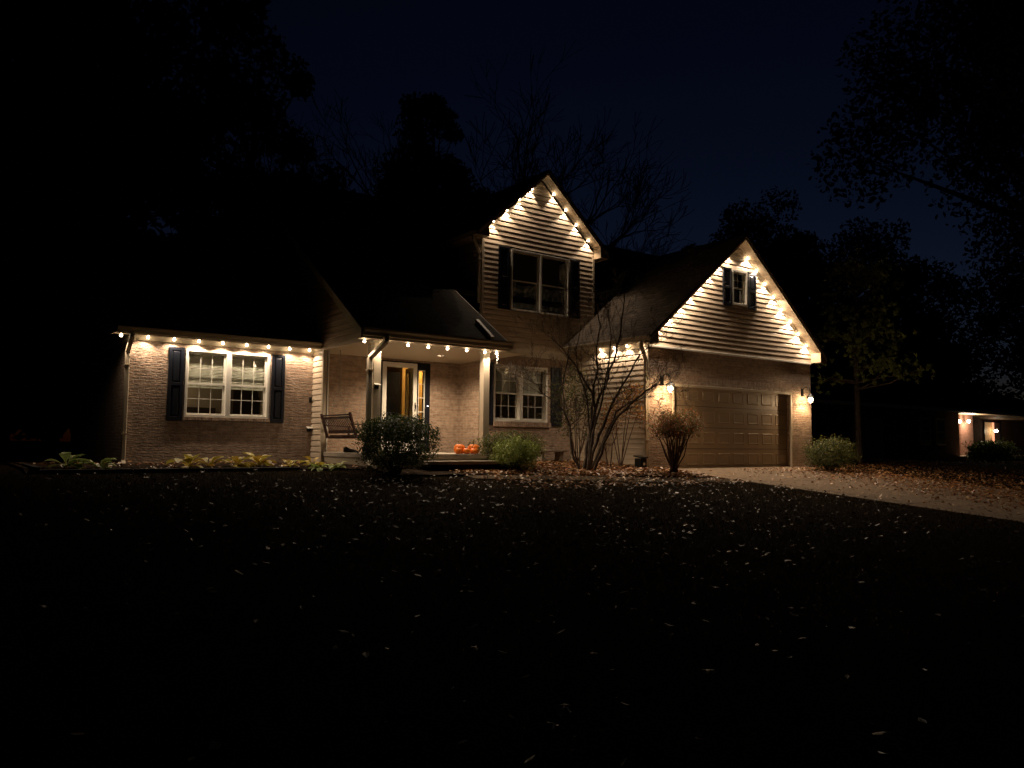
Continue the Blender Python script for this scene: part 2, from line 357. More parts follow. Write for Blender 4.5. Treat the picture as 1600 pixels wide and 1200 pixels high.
def window(axis, pos, u0, u1, z0, z1, units=2, mull=.05, grid=(3, 2), lower_grid=True, proud=.02, blind=0, sash_in=.05, upper_grid=True, fr=.055, label=None):
    """double-hung window: frame > two sashes a unit, muntins, glass, blind"""
    q = lambda u, z, d: P3(axis, pos, u, z, d)
    def bx(b, ua, ub, za, zb, da, db): 
        p0 = q(ua, za, da); p1 = q(ub, zb, db)
        return b.box([min(a, c) for a, c in zip(p0, p1)], [max(a, c) for a, c in zip(p0, p1)])
    f = MB()
    bx(f, u0, u0+fr, z0+fr, z1-fr, -.1, proud); bx(f, u1-fr, u1, z0+fr, z1-fr, -.1, proud); bx(f, u0, u1, z1-fr, z1, -.1, proud); bx(f, u0, u1, z0, z0+fr, -.1, proud)
    w = (u1-u0)/units
    for k in range(1, units): bx(f, u0+k*w-mull, u0+k*w+mull, z0+fr, z1-fr, -.1, proud)
    fo = part(f, 'window', M['white'], bevel=.004)
    if label: fo['label'] = label
    zm = (z0+z1)/2
    for k in range(units):
        a = u0+k*w+(fr if k == 0 else mull); c = u0+(k+1)*w-(fr if k == units-1 else mull)
        for (za, zb, dd, gr) in ((zm-.02, z1-fr, -.02, upper_grid), (z0+fr, zm+.02, -.055, lower_grid)):
            s = MB(); t = .035
            bx(s, a, a+t, za, zb, dd-.03, dd); bx(s, c-t, c, za, zb, dd-.03, dd); bx(s, a+t, c-t, zb-t, zb, dd-.03, dd); bx(s, a+t, c-t, za, za+t, dd-.03, dd)
            so = part(s, 'sash', M['white'], fo)
            if gr:
                mt = MB(); nu, nz = grid
                for i in range(1, nu): uu = a+t+(c-a-2*t)*i/nu; bx(mt, uu-.006, uu+.006, za+t, zb-t, dd-.024, dd-.008)
                for i in range(1, nz): zz = za+t+(zb-za-2*t)*i/nz; bx(mt, a+t, c-t, zz-.006, zz+.006, dd-.0235, dd-.0085)
                part(mt, 'muntins', M['white'], fo)
            gl = MB(); bx(gl, a+t, c-t, za+t, zb-t, dd-.018, dd-.014); part(gl, 'pane', M['glass'], fo)
        if blind:
            bl = MB(); zt = z1-fr; zz = zt-.05; bx(bl, a+.01, c-.01, zt-.05, zt, -.17, -.12)
            while zz > zt-blind:
                p = [q(a+.01, zz, -.158), q(c-.01, zz, -.158), q(c-.01, zz-.030, -.132), q(a+.01, zz-.030, -.132)]
                bl.quad(*p); zz -= .032
            bx(bl, a+.01, c-.01, zz-.02, zz, -.16, -.13)
            part(bl, 'blind', M['blind'], fo)
    return fo
def shutter(axis, pos, u0, u1, z0, z1, d=.035):
    q = lambda u, z, dd: P3(axis, pos, u, z, dd)
    def bx(b, ua, ub, za, zb, da, db):
        p0 = q(ua, za, da); p1 = q(ub, zb, db); b.box([min(a, c) for a, c in zip(p0, p1)], [max(a, c) for a, c in zip(p0, p1)])
    s = MB(); w = u1-u0; r = .16*w+.015; zm = (z0+z1)/2
    bx(s, u0, u0+r, z0, z1, .002, d); bx(s, u1-r, u1, z0, z1, .002, d)
    for a, c in ((z0, z0+r*1.3), (zm-r*.5, zm+r*.5), (z1-r, z1)): bx(s, u0+r, u1-r, a, c, .002, d)
    o = part(s, 'shutter', M['shutter'], bevel=.005)
    pn = MB()
    for a, c in ((z0+r*1.3, zm-r*.5), (zm+r*.5, z1-r)):
        b0 = [(u0+r+.004, a+.004), (u1-r-.004, a+.004), (u1-r-.004, c-.004), (u0+r+.004, c-.004)]
        k = .035; b1 = [(b0[0][0]+k, b0[0][1]+k), (b0[1][0]-k, b0[1][1]+k), (b0[2][0]-k, b0[2][1]-k), (b0[3][0]+k, b0[3][1]-k)]
        vs = [q(u, z, d-.024) for u, z in b0]+[q(u, z, d-.008) for u, z in b1]
        pn.add(vs, [(0, 1, 5, 4), (1, 2, 6, 5), (2, 3, 7, 6), (3, 0, 4, 7), (4, 5, 6, 7)])
    part(pn, 'raised_panel', M['shutter'], o)
    return o

# --- left wing
WZ = 2.47
wall('wall', 'y', 0, 0, 3.82, -.35, WZ, [(1.05, 2.82, .96, 2.38)], M['brick'])
wall('wall', 'x', 0, .22, 8.0, -.35, WZ, [], M['brick'])
window('y', .06, 1.05, 2.82, .96, 2.38, grid=(3, 2), blind=.72, proud=.075)
sl = MB().box((1.03, -.035, .90), (2.84, .10, .955)); part(sl, 'window_sill', M['brick_soldier'])
shutter('y', -.002, .72, 1.02, .88, 2.385); shutter('y', -.002, 2.85, 3.15, .88, 2.385)
trimbox('frieze', (0, -.022, WZ), (3.82, 0, 2.60)); 
part(MB().box((-.32, -.42, 2.565), (3.80, -.022, 2.58)), 'soffit', M['soffit'])
trimbox('fascia', (-.32, -.44, 2.53), (3.80, -.42, 2.66))
def gutter(p0, p1, out, name='gutter', h=.11, w=.11, parent=None):
    """K-style gutter from p0 to p1 (top back edge), opening away from the fascia along out"""
    p0, p1, o = Vector(p0), Vector(p1), Vector(out)
    pr = [(0, 0), (0, -h), (w*.6, -h), (w*.72, -h*.55), (w, -h*.25), (w, 0), (w-.008, 0), (w-.008, -h*.22), (w*.66, -h*.55), (w*.56, -h+.008), (.008, -h+.008), (.008, 0)]
    b = MB().prism([p0+o*a+Vector((0, 0, c)) for a, c in pr], p1-p0)
    return part(b, name, M['trim'], parent)
gutter((-.33, -.442, 2.665), (3.78, -.442, 2.665), (0, -1, 0))
def downspout(pts, w=.075, d=.055):
    b = MB(); pts = [Vector(p) for p in pts]
    for a, c in zip(pts, pts[1:]):
        v = c-a; n = v.length; zq = v.normalized()
        xq = Vector((1, 0, 0)) if abs(zq.x) < .8 else Vector((0, 1, 0)); yq = zq.cross(xq).normalized(); xq = yq.cross(zq)
        pr = [a+xq*s*w/2+yq*t*d/2 for s, t in ((-1, -.7), (-.7, -1), (.7, -1), (1, -.7), (1, .7), (.7, 1), (-.7, 1), (-1, .7))]
        b.prism(pr, v)
    o = part(b, 'downspout', M['trim'], bevel=.004)
    for a, c in zip(pts, pts[1:]):
        if (c-a).length > 1.2:
            for t in (.12, .75): p = a.lerp(c, t); part(MB().box((p.x-w*.62, p.y-d*.7, p.z-.012), (p.x+w*.62, p.y+d*.7, p.z+.012)), 'strap', M['trim'], o)
    return o
downspout([(-.06, -.49, 2.57), (-.06, -.49, 2.50), (-.055, -.06, 2.22), (-.055, -.06, .06), (-.055, -.22, -.04)], .085, .065)
def roof_slab(poly, th, m, name='roof', parent=None):
    """polygon of the top surface, given thickness straight down"""
    return part(MB().prism(poly, (0, 0, -th)), name, m, parent)
K = .67
z0 = 2.66; y0 = -.50; yr = 3.9; zr = z0+K*(yr-y0)
roof_slab([(-.36, y0, z0), (3.80, y0, z0), (3.80, yr, zr), (-.36, yr, zr)], .10, M['shingle'])
roof_slab([(-.36, yr+.002, zr), (3.80, yr+.002, zr), (3.80, 8.4, z0), (-.36, 8.4, z0)], .10, M['shingle'])
siding('gable_siding', 'x', 0, lambda z: (max(.0, (z-z0)/K+y0+.2), min(8, 8.4-(z-z0)/K-.2)), WZ, zr-.1)
trimbox('fascia', (-.38, -.5, 2.545), (-.36, 0, 2.56))

# --- porch gable end, pier and left side of the main block
siding('pier_siding', 'x', 3.82, lambda z: (-.555, -.0), -.12, 2.51)
wall('pier', 'y', -.58, 3.83, 3.95, -.2, 2.5, [], M['trim'], th=.56)
trimbox('corner_board', (3.785, -.63, -.2), (3.87, -.555, 2.51)); 
trimbox('corner_board', (3.90, -.625, .25), (3.93, -.585, 2.5), M['white'])
trimbox('porch_beam', (3.80, -3.03, 2.50), (3.93, -.555, 2.62))
trimbox('frieze', (3.795, -.555, 2.512), (3.815, -.03, 2.60))
siding('gable_siding', 'x', 3.82, lambda z: (max(-3.0, (z-2.62)/K-3.3+.17), min(12, 13.1-(z-2.62)/K)), 2.62, 8.0)
zp = 2.64; yp = -3.28; YR = 4.9; ZR = zp+K*(YR-yp)
roof_slab([(3.46, yp, zp), (6.93, yp, zp), (6.93, YR, ZR), (3.46, YR, ZR)], .13, M['shingle'])
roof_slab([(6.932, -.90, zp+K*(yp*-1-.90)), (20.2, -.90, zp+K*(-yp-.90)), (20.2, YR, ZR), (6.932, YR, ZR)], .13, M['shingle'])
roof_slab([(3.46, YR+.002, ZR), (20.2, YR+.002, ZR), (20.2, 13.1, 2.64), (3.46, 13.1, 2.64)], .13, M['shingle'])
wall('wall', 'y', -.60, 17.4, 20.0, -.4, 3.9, [], M['brick'])
# rake boards of the porch gable
def rake(x, ya, za, yb, zb, w=.17, t=.025, m='trim'):
    return part(MB().prism([(x, ya, za), (x, yb, zb), (x, yb, zb-w), (x, ya, za-w)], (t, 0, 0)), 'rake_board', M[m])
rake(3.43, yp, zp+.005, YR, ZR+.005); rake(6.935, yp, zp-.01, -.95, zp+K*(-yp-.95)-.01, m='tan')
part(MB().prism([(3.46, yp+.02, zp-.14), (3.46, 3, zp-.14+K*(3-yp-.02)), (3.80, 3, zp-.14+K*(3-yp-.02)), (3.80, yp+.02, zp-.14)], (0, 0, -.012)), 'rake_soffit', M['soffit'])
trimbox('fascia', (3.455, yp-.022, 2.47), (6.96, yp, 2.655))
gutter((3.44, yp-.024, 2.665), (6.95, yp-.024, 2.665), (0, -1, 0), h=.15, w=.12)
part(MB().box((3.46, yp+.001, 2.475), (6.93, -3.03, 2.488)), 'soffit', M['soffit'])
pc = MB()      # ceiling with a square opening for the recessed lamp
lx, ly, lr = 6.35, -1.35, .075
pc.box((3.94, -2.87, 2.50), (lx-lr, -.01, 2.515)).box((lx+lr, -2.87, 2.50), (7.73, -.01, 2.515)).box((lx-lr, -2.87, 2.50), (lx+lr, ly-lr, 2.515)).box((lx-lr, ly+lr, 2.50), (lx+lr, -.01, 2.515))
part(pc, 'porch_ceiling', M['trim'])
trimbox('porch_beam', (3.93, -3.03, 2.49), (6.93, -2.87, 2.64))
# porch floor, step, columns
part(MB().box((3.84, -3.28, .16), (6.66, -.005, .25)), 'porch_floor', M['concrete'], bevel=.008)
part(MB().box((3.86, -3.22, -.3), (6.74, -.58, .16)), 'porch_skirt', M['trim'])
part(MB().box((4.75, -3.62, .045), (6.80, -3.225, .115)), 'step', M['concrete'], bevel=.008)
part(MB().box((5.05, -3.58, -.25), (6.76, -3.23, .045)), 'step_riser', M['timber'])
for x in (3.84, 6.44):
    c = part(MB().box((x, -3.02, .32), (x+.155, -2.865, 2.43)), 'column', M['trim'], bevel=.006)
    part(MB().box((x-.025, -3.045, .25), (x+.18, -2.84, .32)), 'column_base', M['trim'], c, bevel=.006)
    part(MB().box((x-.02, -3.04, 2.43), (x+.175, -2.845, 2.489)), 'column_cap', M['trim'], c, bevel=.006)
downspout([(3.93, -3.36, 2.56), (3.92, -3.36, 2.42), (3.73, -3.07, 2.12), (3.73, -3.07, .12), (3.66, -3.3, .0)], .105, .085)
# entry wall
HZ = .25
wall('wall', 'y', 0, 3.83, 7.74, .1, 2.72, [(5.50, 6.86, .25, 2.45)], M['brick'])
wall('wall', 'x', 7.74, -.97, -.001, -.3, 2.72, [], M['brick'])
dr = MB().box((5.50, -.012, .25), (5.535, .12, 2.45)).box((6.48, -.012, .25), (6.525, .12, 2.45)).box((6.72, -.012, .25), (6.86, .12, 2.45)).box((5.535, -.012, 2.42), (6.48, .12, 2.45)).box((6.525, -.012, 2.27), (6.72, .12, 2.45)).box((6.525, -.012, .25), (6.72, .12, .55))
part(dr, 'door_frame', M['blackpaint'])
sd = MB().box((5.537, -.04, .27), (5.645, .0, 2.418)).box((6.372, -.04, .27), (6.478, .0, 2.418)).box((5.645, -.04, 2.30), (6.372, .0, 2.418)).box((5.645, -.04, .27), (6.372, 0, .5))
so = part(sd, 'storm_door', M['white'], bevel=.006)
part(MB().box((5.645, -.022, .5), (6.372, -.018, 2.30)), 'pane', M['glass'], so)
hb = MB().box((6.415, -.055, 1.24), (6.44, -.04, 1.46)); hb.tube([(6.428, -.055, 1.30), (6.428, -.085, 1.31), (6.428, -.085, 1.39), (6.428, -.055, 1.40)], .008)
part(hb, 'handle', M['black'], so)
sf = MB().box((6.525, .0, .55), (6.548, .04, 2.27)).box((6.697, .0, .55), (6.72, .04, 2.27)).box((6.548, 0, 2.245), (6.697, .04, 2.27)).box((6.548, 0, .55), (6.697, .04, .575))
for k in range(1, 5): z = .55+1.72*k/5; sf.box((6.548, .005, z-.01), (6.697, .035, z+.01))
slo = part(sf, 'sidelight', M['white']); part(MB().box((6.548, .018, .575), (6.697, .022, 2.245)), 'pane', M['glass'], slo)
d_ = part(MB().lathe([(0, 0), (.011, 0), (.011, .008), (0, .008)], (6.80, 0, 0), 10), 'doorbell', M['led'])
d_.data.transform(Matrix.Translation((6.80, -.013, 1.385)) @ Matrix.Rotation(R(90), 4, 'X') @ Matrix.Translation((-6.80, 0, 0)))
# entry door standing open into the hall, hinged on the right
od = MB().box((6.40, .14, .28), (6.445, .24, 2.36)).box((6.40, .88, .28), (6.445, .98, 2.36)).box((6.40, .24, 2.24), (6.445, .88, 2.36)).box((6.40, .24, .28), (6.445, .88, .55))
oo = part(od, 'entry_door', M['cream'], bevel=.004)
part(MB().box((6.42, .24, .55), (6.424, .88, 2.24)), 'pane', M['glass'], oo)
kn = MB().lathe([(0, 0), (.03, .0), (.035, .02), (.02, .045), (0, .05)], (0, 0, 0), 10)
for z in (1.25, 1.95):
    o = part(kn, 'door_knob', M['black'], oo); o.data = o.data.copy(); o.matrix_local = Matrix.Translation((6.40, .93, z)) @ Matrix.Rotation(R(-90), 4, 'Y')
Rz = Matrix.Translation((6.42, .14, 0)) @ Matrix.Rotation(R(-19), 4, 'Z') @ Matrix.Translation((-6.42, -.14, 0))
for o_ in [oo]+list(oo.children):
    if o_.name.startswith('door_knob'): o_.matrix_local = Rz @ o_.matrix_local
    else: o_.data.transform(Rz)
# hall behind the door
hall = MB()
hall.quad((4.9, 3.4, .26), (8.4, 3.4, .26), (8.4, 3.4, 2.7), (4.9, 3.4, 2.7)).quad((8.4, .25, .26), (8.4, 3.4, .26), (8.4, 3.4, 2.7), (8.4, .25, 2.7)).quad((4.9, .25, 2.7), (8.4, .25, 2.7), (8.4, 3.4, 2.7), (4.9, 3.4, 2.7))
part(hall, 'hall_wall', M['roomwall'])
part(MB().quad((4.9, .23, .262), (8.4, .23, .262), (8.4, 3.4, .262), (4.9, 3.4, .262)), 'hall_floor', M['roomfloor'])
part(MB().quad((4.9, .25, .26), (4.9, 3.4, .26), (4.9, 3.4, 2.7), (4.9, .25, 2.7)), 'hall_wall', M['darkwood'])
part(MB().box((7.30, 1.6, .26), (7.55, 3.38, 2.68)), 'hall_partition', M['yellowwall'])
part(MB().box((5.9, 1.2, .27), (6.66, 1.25, 2.3)), 'hall_screen', M['blackpaint'])  # dark panel added to blacken the left part of the doorway
part(MB().box((6.86, 1.45, .27), (7.05, 1.55, 2.5)), 'hall_post', M['yellowwall'])
part(MB().box((6.1, 2.9, .26), (6.5, 3.35, 2.0)).box((6.05, 2.86, 2.0), (6.55, 3.36, 2.06)), 'hall_cupboard', M['darkwood'])

# --- centre section
wall('wall', 'y', -.97, 7.96, 10.64, -.35, 2.70, [(8.13, 9.85, 1.03, 2.46)], M['brick'])
part(MB().box((7.74, -.9695, -.3), (7.96, -.9, 2.70)), 'wall', M['brick'])
window('y', -.91, 8.13, 9.85, 1.03, 2.46, grid=(3, 2), blind=.62, proud=.06)
part(MB().box((8.11, -1.03, .90), (9.93, -.90, 1.025)), 'window_sill', M['brick_soldier'])
part(MB().box((7.78, -.985, 2.49), (10.6, -.972, 2.70)), 'lintel', M['brick_soldier'])
shutter('y', -.972, 7.78, 8.10, .93, 2.49); shutter('y', -.972, 9.95, 10.31, .93, 2.49)
trimbox('band_board', (7.73, -1.01, 2.70), (10.63, -.971, 2.84))
DX = 9.59; dl, drr = 7.74, 11.44; S = .885
def dorm_u(z):
    if z < 5.75: return (dl, drr)
    t = (z-5.75)/S; return (dl+t-.02, drr-t+.02)
siding('siding', 'y', -.97, lambda z: (dl+.04, drr-.04) if z < 5.75 else dorm_u(z), 2.84, 7.42, [(8.60, 10.55, 3.85, 5.47)])
trimbox('corner_board', (7.715, -.998, 2.84), (7.785, -.93, 5.62)); trimbox('corner_board', (11.395, -.998, 2.84), (11.465, -.93, 5.62))
siding('siding', 'x', 7.74, lambda z: (-.92, max(-.9, (z-zp)/K+yp)), 2.9, 5.66)
part(MB().quad((11.44, -.96, 3.2), (11.44, 4, 3.2), (11.44, 4, 5.7), (11.44, -.96, 5.7)), 'siding', M['siding'])
window('y', -.97, 8.62, 10.52, 3.87, 5.45, grid=(3, 3), lower_grid=False, upper_grid=False, proud=.045, fr=.035, mull=.03)
shutter('y', -.99, 8.21, 8.56, 3.86, 5.46); shutter('y', -.99, 10.58, 10.91, 3.86, 5.46)
def gable_roof(cx, half, yf, yb, zeave_bottom, s, over, th, slope_mat, yb_left=None):
    """two slabs, fascia rakes, soffit. zeave_bottom is the bottom of the rake board above the wall corner"""
    za = zeave_bottom+s*half           # bottom of fascia at the apex
    zt = za+.12
    xo = half+over
    for sg in (-1, 1):
        a = (cx, yf-.03, zt+.03); b = (cx+sg*xo, yf-.03, zt+.03-s*xo)
        poly = [a, b, (b[0], yb, b[2]), (a[0], yb, a[2])]
        if sg == 1: poly = [(p[0]+.001, p[1], p[2]) for p in poly]
        roof_slab(poly, .06, slope_mat)
        # fascia
        fz = [(cx, yf, zt-.03), (cx+sg*xo, yf, zt-.03-s*xo), (cx+sg*xo, yf, zt-.12-s*xo), (cx, yf, zt-.12)]
        part(MB().prism(fz, (0, .022, 0)), 'rake_board', M['trim'])
    return za
def soffit_rake(cx, half, yf, yw, za, s, sg):
    k = .004
    vs = [(cx, yf+.02, za+k), (cx+sg*(half+.3), yf+.02, za+k-s*(half+.3)), (cx+sg*(half+.3), yw, za+k-s*(half+.3)), (cx, yw, za+k)]
    part(MB().prism(vs, (0, 0, .012)), 'rake_soffit', M['soffit'])
def eave_return(x0, x1, y0_, y1_, z0_, z1a, z1b):
    """boxed return under the end of a rake; top slopes from z1a (at x0) to z1b (at x1)"""
    vs = [(x0, y0_, z0_), (x1, y0_, z0_), (x1, y0_, z1b), (x0, y0_, z1a)]
    part(MB().prism(vs, (0, y1_-y0_, 0)), 'eave_return', M['tan'])
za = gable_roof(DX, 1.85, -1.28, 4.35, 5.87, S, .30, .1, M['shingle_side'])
for sg in (-1, 1): soffit_rake(DX, 1.85, -1.28, -.96, za, S, sg)
eave_return(11.44, 11.76, -1.28, -.97, 5.58, 5.87, 5.87-S*.32); eave_return(7.42, 7.74, -1.28, -.97, 5.58, 5.87-S*.32, 5.87)
gutter((7.41, -1.27, 5.68), (7.41, 3.0, 5.68), (-1, 0, 0))
part(MB().box((7.43, -.97, 5.58), (7.74, 3.0, 5.60)), 'soffit', M['soffit']); part(MB().box((11.44, -.97, 5.58), (11.76, 3.0, 5.60)), 'soffit', M['soffit'])
downspout([(7.37, -1.12, 5.58), (7.37, -1.12, 5.5), (7.66, -.96, 5.2), (7.66, -.96, 3.95)])
downspout([(6.57, -2.54, 3.20), (6.51, -3.24, 2.73)], .10, .07)
# curtains behind the upstairs window
for (a, c) in ((8.72, 9.5), (9.64, 10.42)):
    cu = MB(); n = 26; prev = None
    for j in range(12):
        row = []
        for i in range(n+1):
            u = a+(c-a)*i/n; sag = .10*math.sin(math.pi*i/n)
            z = 3.95+.72*(1-j/11)-sag*(1-j/11) if True else 0
            row.append((u, -.845+.02*math.sin(i*1.1+j*.35)+.022*math.sin(j*1.9+i*.12), z))
        if prev:
            for i in range(n): cu.quad(prev[i], prev[i+1], row[i+1], row[i])
        prev = row
    part(cu, 'curtain', M['curtain'], smooth=True)
part(MB().quad((8.5, -.5, 3.7), (10.6, -.5, 3.7), (10.6, -.5, 5.55), (8.5, -.5, 5.55)), 'room_wall', M['roomwall'])

# --- garage
GX0, GX1, GY = 10.65, 17.28, -3.82; GC = 13.965; GS = .83
wall('wall', 'y', GY, GX0, GX1, -.4, 2.87, [(11.47, 16.35, -.4, 1.98)], M['brick'], th=.42)
part(MB().box((11.40, GY-.012, 1.985), (16.42, GY-.001, 2.19)), 'lintel', M['brick_soldier'])
tr = MB().box((11.47, GY-.015, -.1), (11.53, GY+.05, 1.98)).box((16.29, GY-.015, -.1), (16.35, GY+.05, 1.98)).box((11.53, GY-.015, 1.92), (16.29, GY+.05, 1.98))
part(tr, 'door_trim', M['trim'], bevel=.004)
gd = MB(); GDY = -3.655; X0, X1, Z0, Z1 = 11.47, 16.35, -.15, 2.0
gd.box((X0, GDY, Z0), (X1, GDY+.04, Z1)); gdo = part(gd, 'garage_door', M['gdoor'])
sec = (Z1-Z0)/4
pn = MB(); gv = MB()
for j in range(4):
    for i in range(8):
        w = (X1-X0)/8; a = X0+i*w+.075; c = a+w-.15; e = Z0+j*sec+.115; f = e+sec-.23
        k = .022; y_ = GDY
        o4 = [(a, e), (c, e), (c, f), (a, f)]; m4 = [(a+k, e+k), (c-k, e+k), (c-k, f-k), (a+k, f-k)]; i4 = [(a+2.4*k, e+2.4*k), (c-2.4*k, e+2.4*k), (c-2.4*k, f-2.4*k), (a+2.4*k, f-2.4*k)]
        b0 = len(pn.v)
        pn.v += [(x, y_-.0012, z) for x, z in o4]+[(x, y_-.010, z) for x, z in m4]+[(x, y_-.003, z) for x, z in i4]
        pn.f += [(b0+q, b0+(q+1) % 4, b0+4+(q+1) % 4, b0+4+q) for q in range(4)]+[(b0+4+q, b0+4+(q+1) % 4, b0+8+(q+1) % 4, b0+8+q) for q in range(4)]+[(b0+8, b0+9, b0+10, b0+11)]
for j in range(1, 4): z = Z0+j*sec; gv.box((X0, GDY-.003, z-.006), (X1, GDY-.0005, z+.006))
part(pn, 'raised_panels', M['gdoor'], gdo); part(gv, 'section_joints', M['darkwood'], gdo)
part(MB().box((X0, GDY-.004, Z0-.03), (X1, GDY+.03, Z0+.02)), 'weather_strip', M['black'], gdo)
siding('siding', 'x', GX0, lambda z: (GY+.05, -.98), -.12, 2.93)
trimbox('corner_board', (GX0-.035, GY-.018, -.25), (GX0+.0, GY+.06, 2.87))
def gar_u(z):
    if z < 2.95: return (GX0, GX1)
    t = (z-3.12)/GS; return (max(GX0, GX0+t-.02), min(GX1, GX1-t+.02))
trimbox('band_board', (GX0, GY-.03, 2.825), (GX1, GY-.001, 2.869), M['white'])
siding('siding', 'y', GY, gar_u, 2.87, 5.86, [(13.78, 14.38, 4.22, 5.12)])
window('y', GY, 13.76, 14.40, 4.20, 5.14, units=1, grid=(2, 2), lower_grid=False, proud=.045)
part(MB().box((13.6, -3.4, 4.0), (14.6, -3.38, 5.3)), 'room_wall', M['roomwall'])
shutter('y', GY-.022, 13.38, 13.73, 4.13, 5.14); shutter('y', GY-.022, 14.43, 14.76, 4.13, 5.14)
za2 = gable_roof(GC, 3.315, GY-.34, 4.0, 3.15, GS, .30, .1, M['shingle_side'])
for sg in (-1, 1): soffit_rake(GC, 3.315, GY-.34, GY+.01, za2, GS, sg)
eave_return(GX1, GX1+.30, GY-.34, GY, 2.87, 3.15, 3.15-GS*.30); eave_return(GX0-.30, GX0, GY-.34, GY, 2.87, 3.15-GS*.30, 3.15)
gutter((GX0-.31, GY-.34, 3.03), (GX0-.31, -1.02, 3.03), (-1, 0, 0))
part(MB().box((GX0-.30, GY+.001, 2.93), (GX0-.0, -.99, 2.945)), 'soffit', M['soffit'])
trimbox('fascia', (GX0-.31, GY, 2.90), (GX0-.29, -1.0, 3.03))
downspout([(GX0-.36, GY-.12, 2.93), (GX0-.36, GY-.12, 2.80), (GX0-.075, GY+.02, 2.52), (GX0-.075, GY+.02, -.05)], .085, .07)
wall('wall', 'x', GX1-.22, GY+.45, 3.0, -.4, 2.9, [], M['brick'])
part(MB().box((GX0+.1, GY+.5, 2.8), (GX1-.3, 1, 2.85)), 'garage_ceiling', M['trim'])
# small pipe and flashing on the roof
part(MB().tube([(15.42, 2.5, 6.45), (15.42, 2.5, 7.02)], .05, 10), 'vent_pipe', M['lead'])
part(MB().prism([(11.46, -1.02, 3.62), (11.30, -1.02, 3.50), (10.75, -1.02, 3.05), (10.75, -1.02, 3.10), (11.28, -1.02, 3.55), (11.46, -1.02, 3.67)], (0, .02, 0)), 'flashing', M['white'])

# --- room behind the left window
rw = MB(); a, c, d, t = .35, 3.7, 3.6, 2.44
rw.quad((a, d, .2), (c, d, .2), (c, d, t), (a, d, t)).quad((a, .23, .2), (a, d, .2), (a, d, t), (a, .23, t)).quad((c, .23, .2), (c, d, .2), (c, d, t), (c, .23, t)).quad((a, .23, t), (c, .23, t), (c, d, t), (a, d, t)).quad((a, .23, .2), (c, .23, .2), (c, d, .2), (a, d, .2))
part(rw, 'room_wall', M['roomwall'])
part(MB().box((1.6, 3.3, .2), (2.6, 3.58, 1.30)).box((3.0, 3.2, .2), (3.6, 3.58, 1.9)).box((.5, 2.6, .2), (1.3, 3.5, 1.05)), 'room_cupboard', M['darkwood'])
rm = MB().quad((8.0, 2.2, .2), (10.5, 2.2, .2), (10.5, 2.2, 2.69), (8.0, 2.2, 2.69)).quad((8.0, -.74, 2.69), (10.5, -.74, 2.69), (10.5, 2.2, 2.69), (8.0, 2.2, 2.69)).quad((10.5, -.74, .2), (10.5, 2.2, .2), (10.5, 2.2, 2.69), (10.5, -.74, 2.69)).quad((8.0, -.74, .2), (8.0, 2.2, .2), (8.0, 2.2, 2.69), (8.0, -.74, 2.69)).quad((8.0, -.74, .2), (10.5, -.74, .2), (10.5, 2.2, .2), (8.0, 2.2, .2))
part(rm, 'room_wall', M['roomwall'])
# ceiling lamps that light the hall and the front room
def ceiling_lamp(x, y, z, w, label, color=(1, .62, .28)):
    t = thing('ceiling_lamp', label, 'ceiling lamp', (x, y, z))
    MB().lathe([(0, 0), (.07, 0), (.07, -.02), (.012, -.025), (.012, -.1)], n=12).build('canopy', M['black'], t)
    MB().lathe([(0, -.1), (.06, -.1), (.075, -.13), (.06, -.17), (0, -.18)], n=12).build('globe', M['lampglass'], t, smooth=True)
    lamp('lamp_light', 'POINT', (0, 0, -.26), w, t, color, .05)
ceiling_lamp(7.6, 1.0, 2.69, 15, 'globe ceiling lamp in the yellow hall behind the open front door')
ceiling_lamp(1.0, 3.0, 2.43, 10, 'dim globe ceiling lamp in the room behind the left window', (1, .78, .55))

# lamp recessed into the porch ceiling (its light is on the door wall, its reflection in the storm door)
t = thing('recessed_lamp', 'lit lamp recessed in the porch ceiling above the pumpkins', 'ceiling lamp', (lx, ly, 2.50))
MB().box((-lr+.001, -lr+.001, -.003), (-lr+.006, lr-.001, .09)).box((lr-.006, -lr+.001, -.003), (lr-.001, lr-.001, .09)).box((-lr+.006, -lr+.001, -.003), (lr-.006, -lr+.006, .09)).box((-lr+.006, lr-.006, -.003), (lr-.006, lr-.001, .09)).build('housing', M['soot'], t)
MB().lathe([(.066, .085), (.04, .082), (0, .080)], n=16).build('lens', M['lampglass'], t, smooth=True)
lamp('lamp_light', 'SPOT', (0, 0, .030), PORCH_W*1.15, t, (1, .76, .50), .05, cone=R(154), blend=.45)

# ------------------------------------------------------------------ string lights
def light_string(label, pts_bulb, cable, power=1.0, loose=None, kind='SPOT', cone=R(144)):
    rnd = random.Random(len(label))
    o = Vector(pts_bulb[0]); t = thing('light_string', label, 'string lights', o, group='warm string lights along the roof edges')
    b = MB()
    for a, c in zip(cable, cable[1:]): b.tube([Vector(a)-o, Vector(c)-o], .006, 5)
    if loose: b.tube([Vector(p)-o for p in loose], .008, 5)
    b.build('cable', M['white'], t)
    for p in pts_bulb:
        q = Vector(p)-o+Vector((rnd.uniform(-.02, .02), 0, rnd.uniform(-.008, .004))); tl = (rnd.uniform(-.2, .2), rnd.uniform(-.2, .2), 0)
        bo = MB().lathe([(0, .024), (.012, .022), (.014, .0), (.027, -.006), (.027, -.026), (.018, -.036), (0, -.04)], n=10).build('bulb', M['bulb'], t, smooth=True)
        bo.location = q; bo.rotation_euler = tl
        lamp('bulb_light', kind, (0, 0, -.05), BULB_W*power*rnd.uniform(.82, 1.18), bo, WARM, .012, cone=cone, blend=.45)
    return t
zb = 2.54
xsL = [-.20, .29, .78, 1.28, 1.76, 2.23, 2.71, 3.20, 3.67]
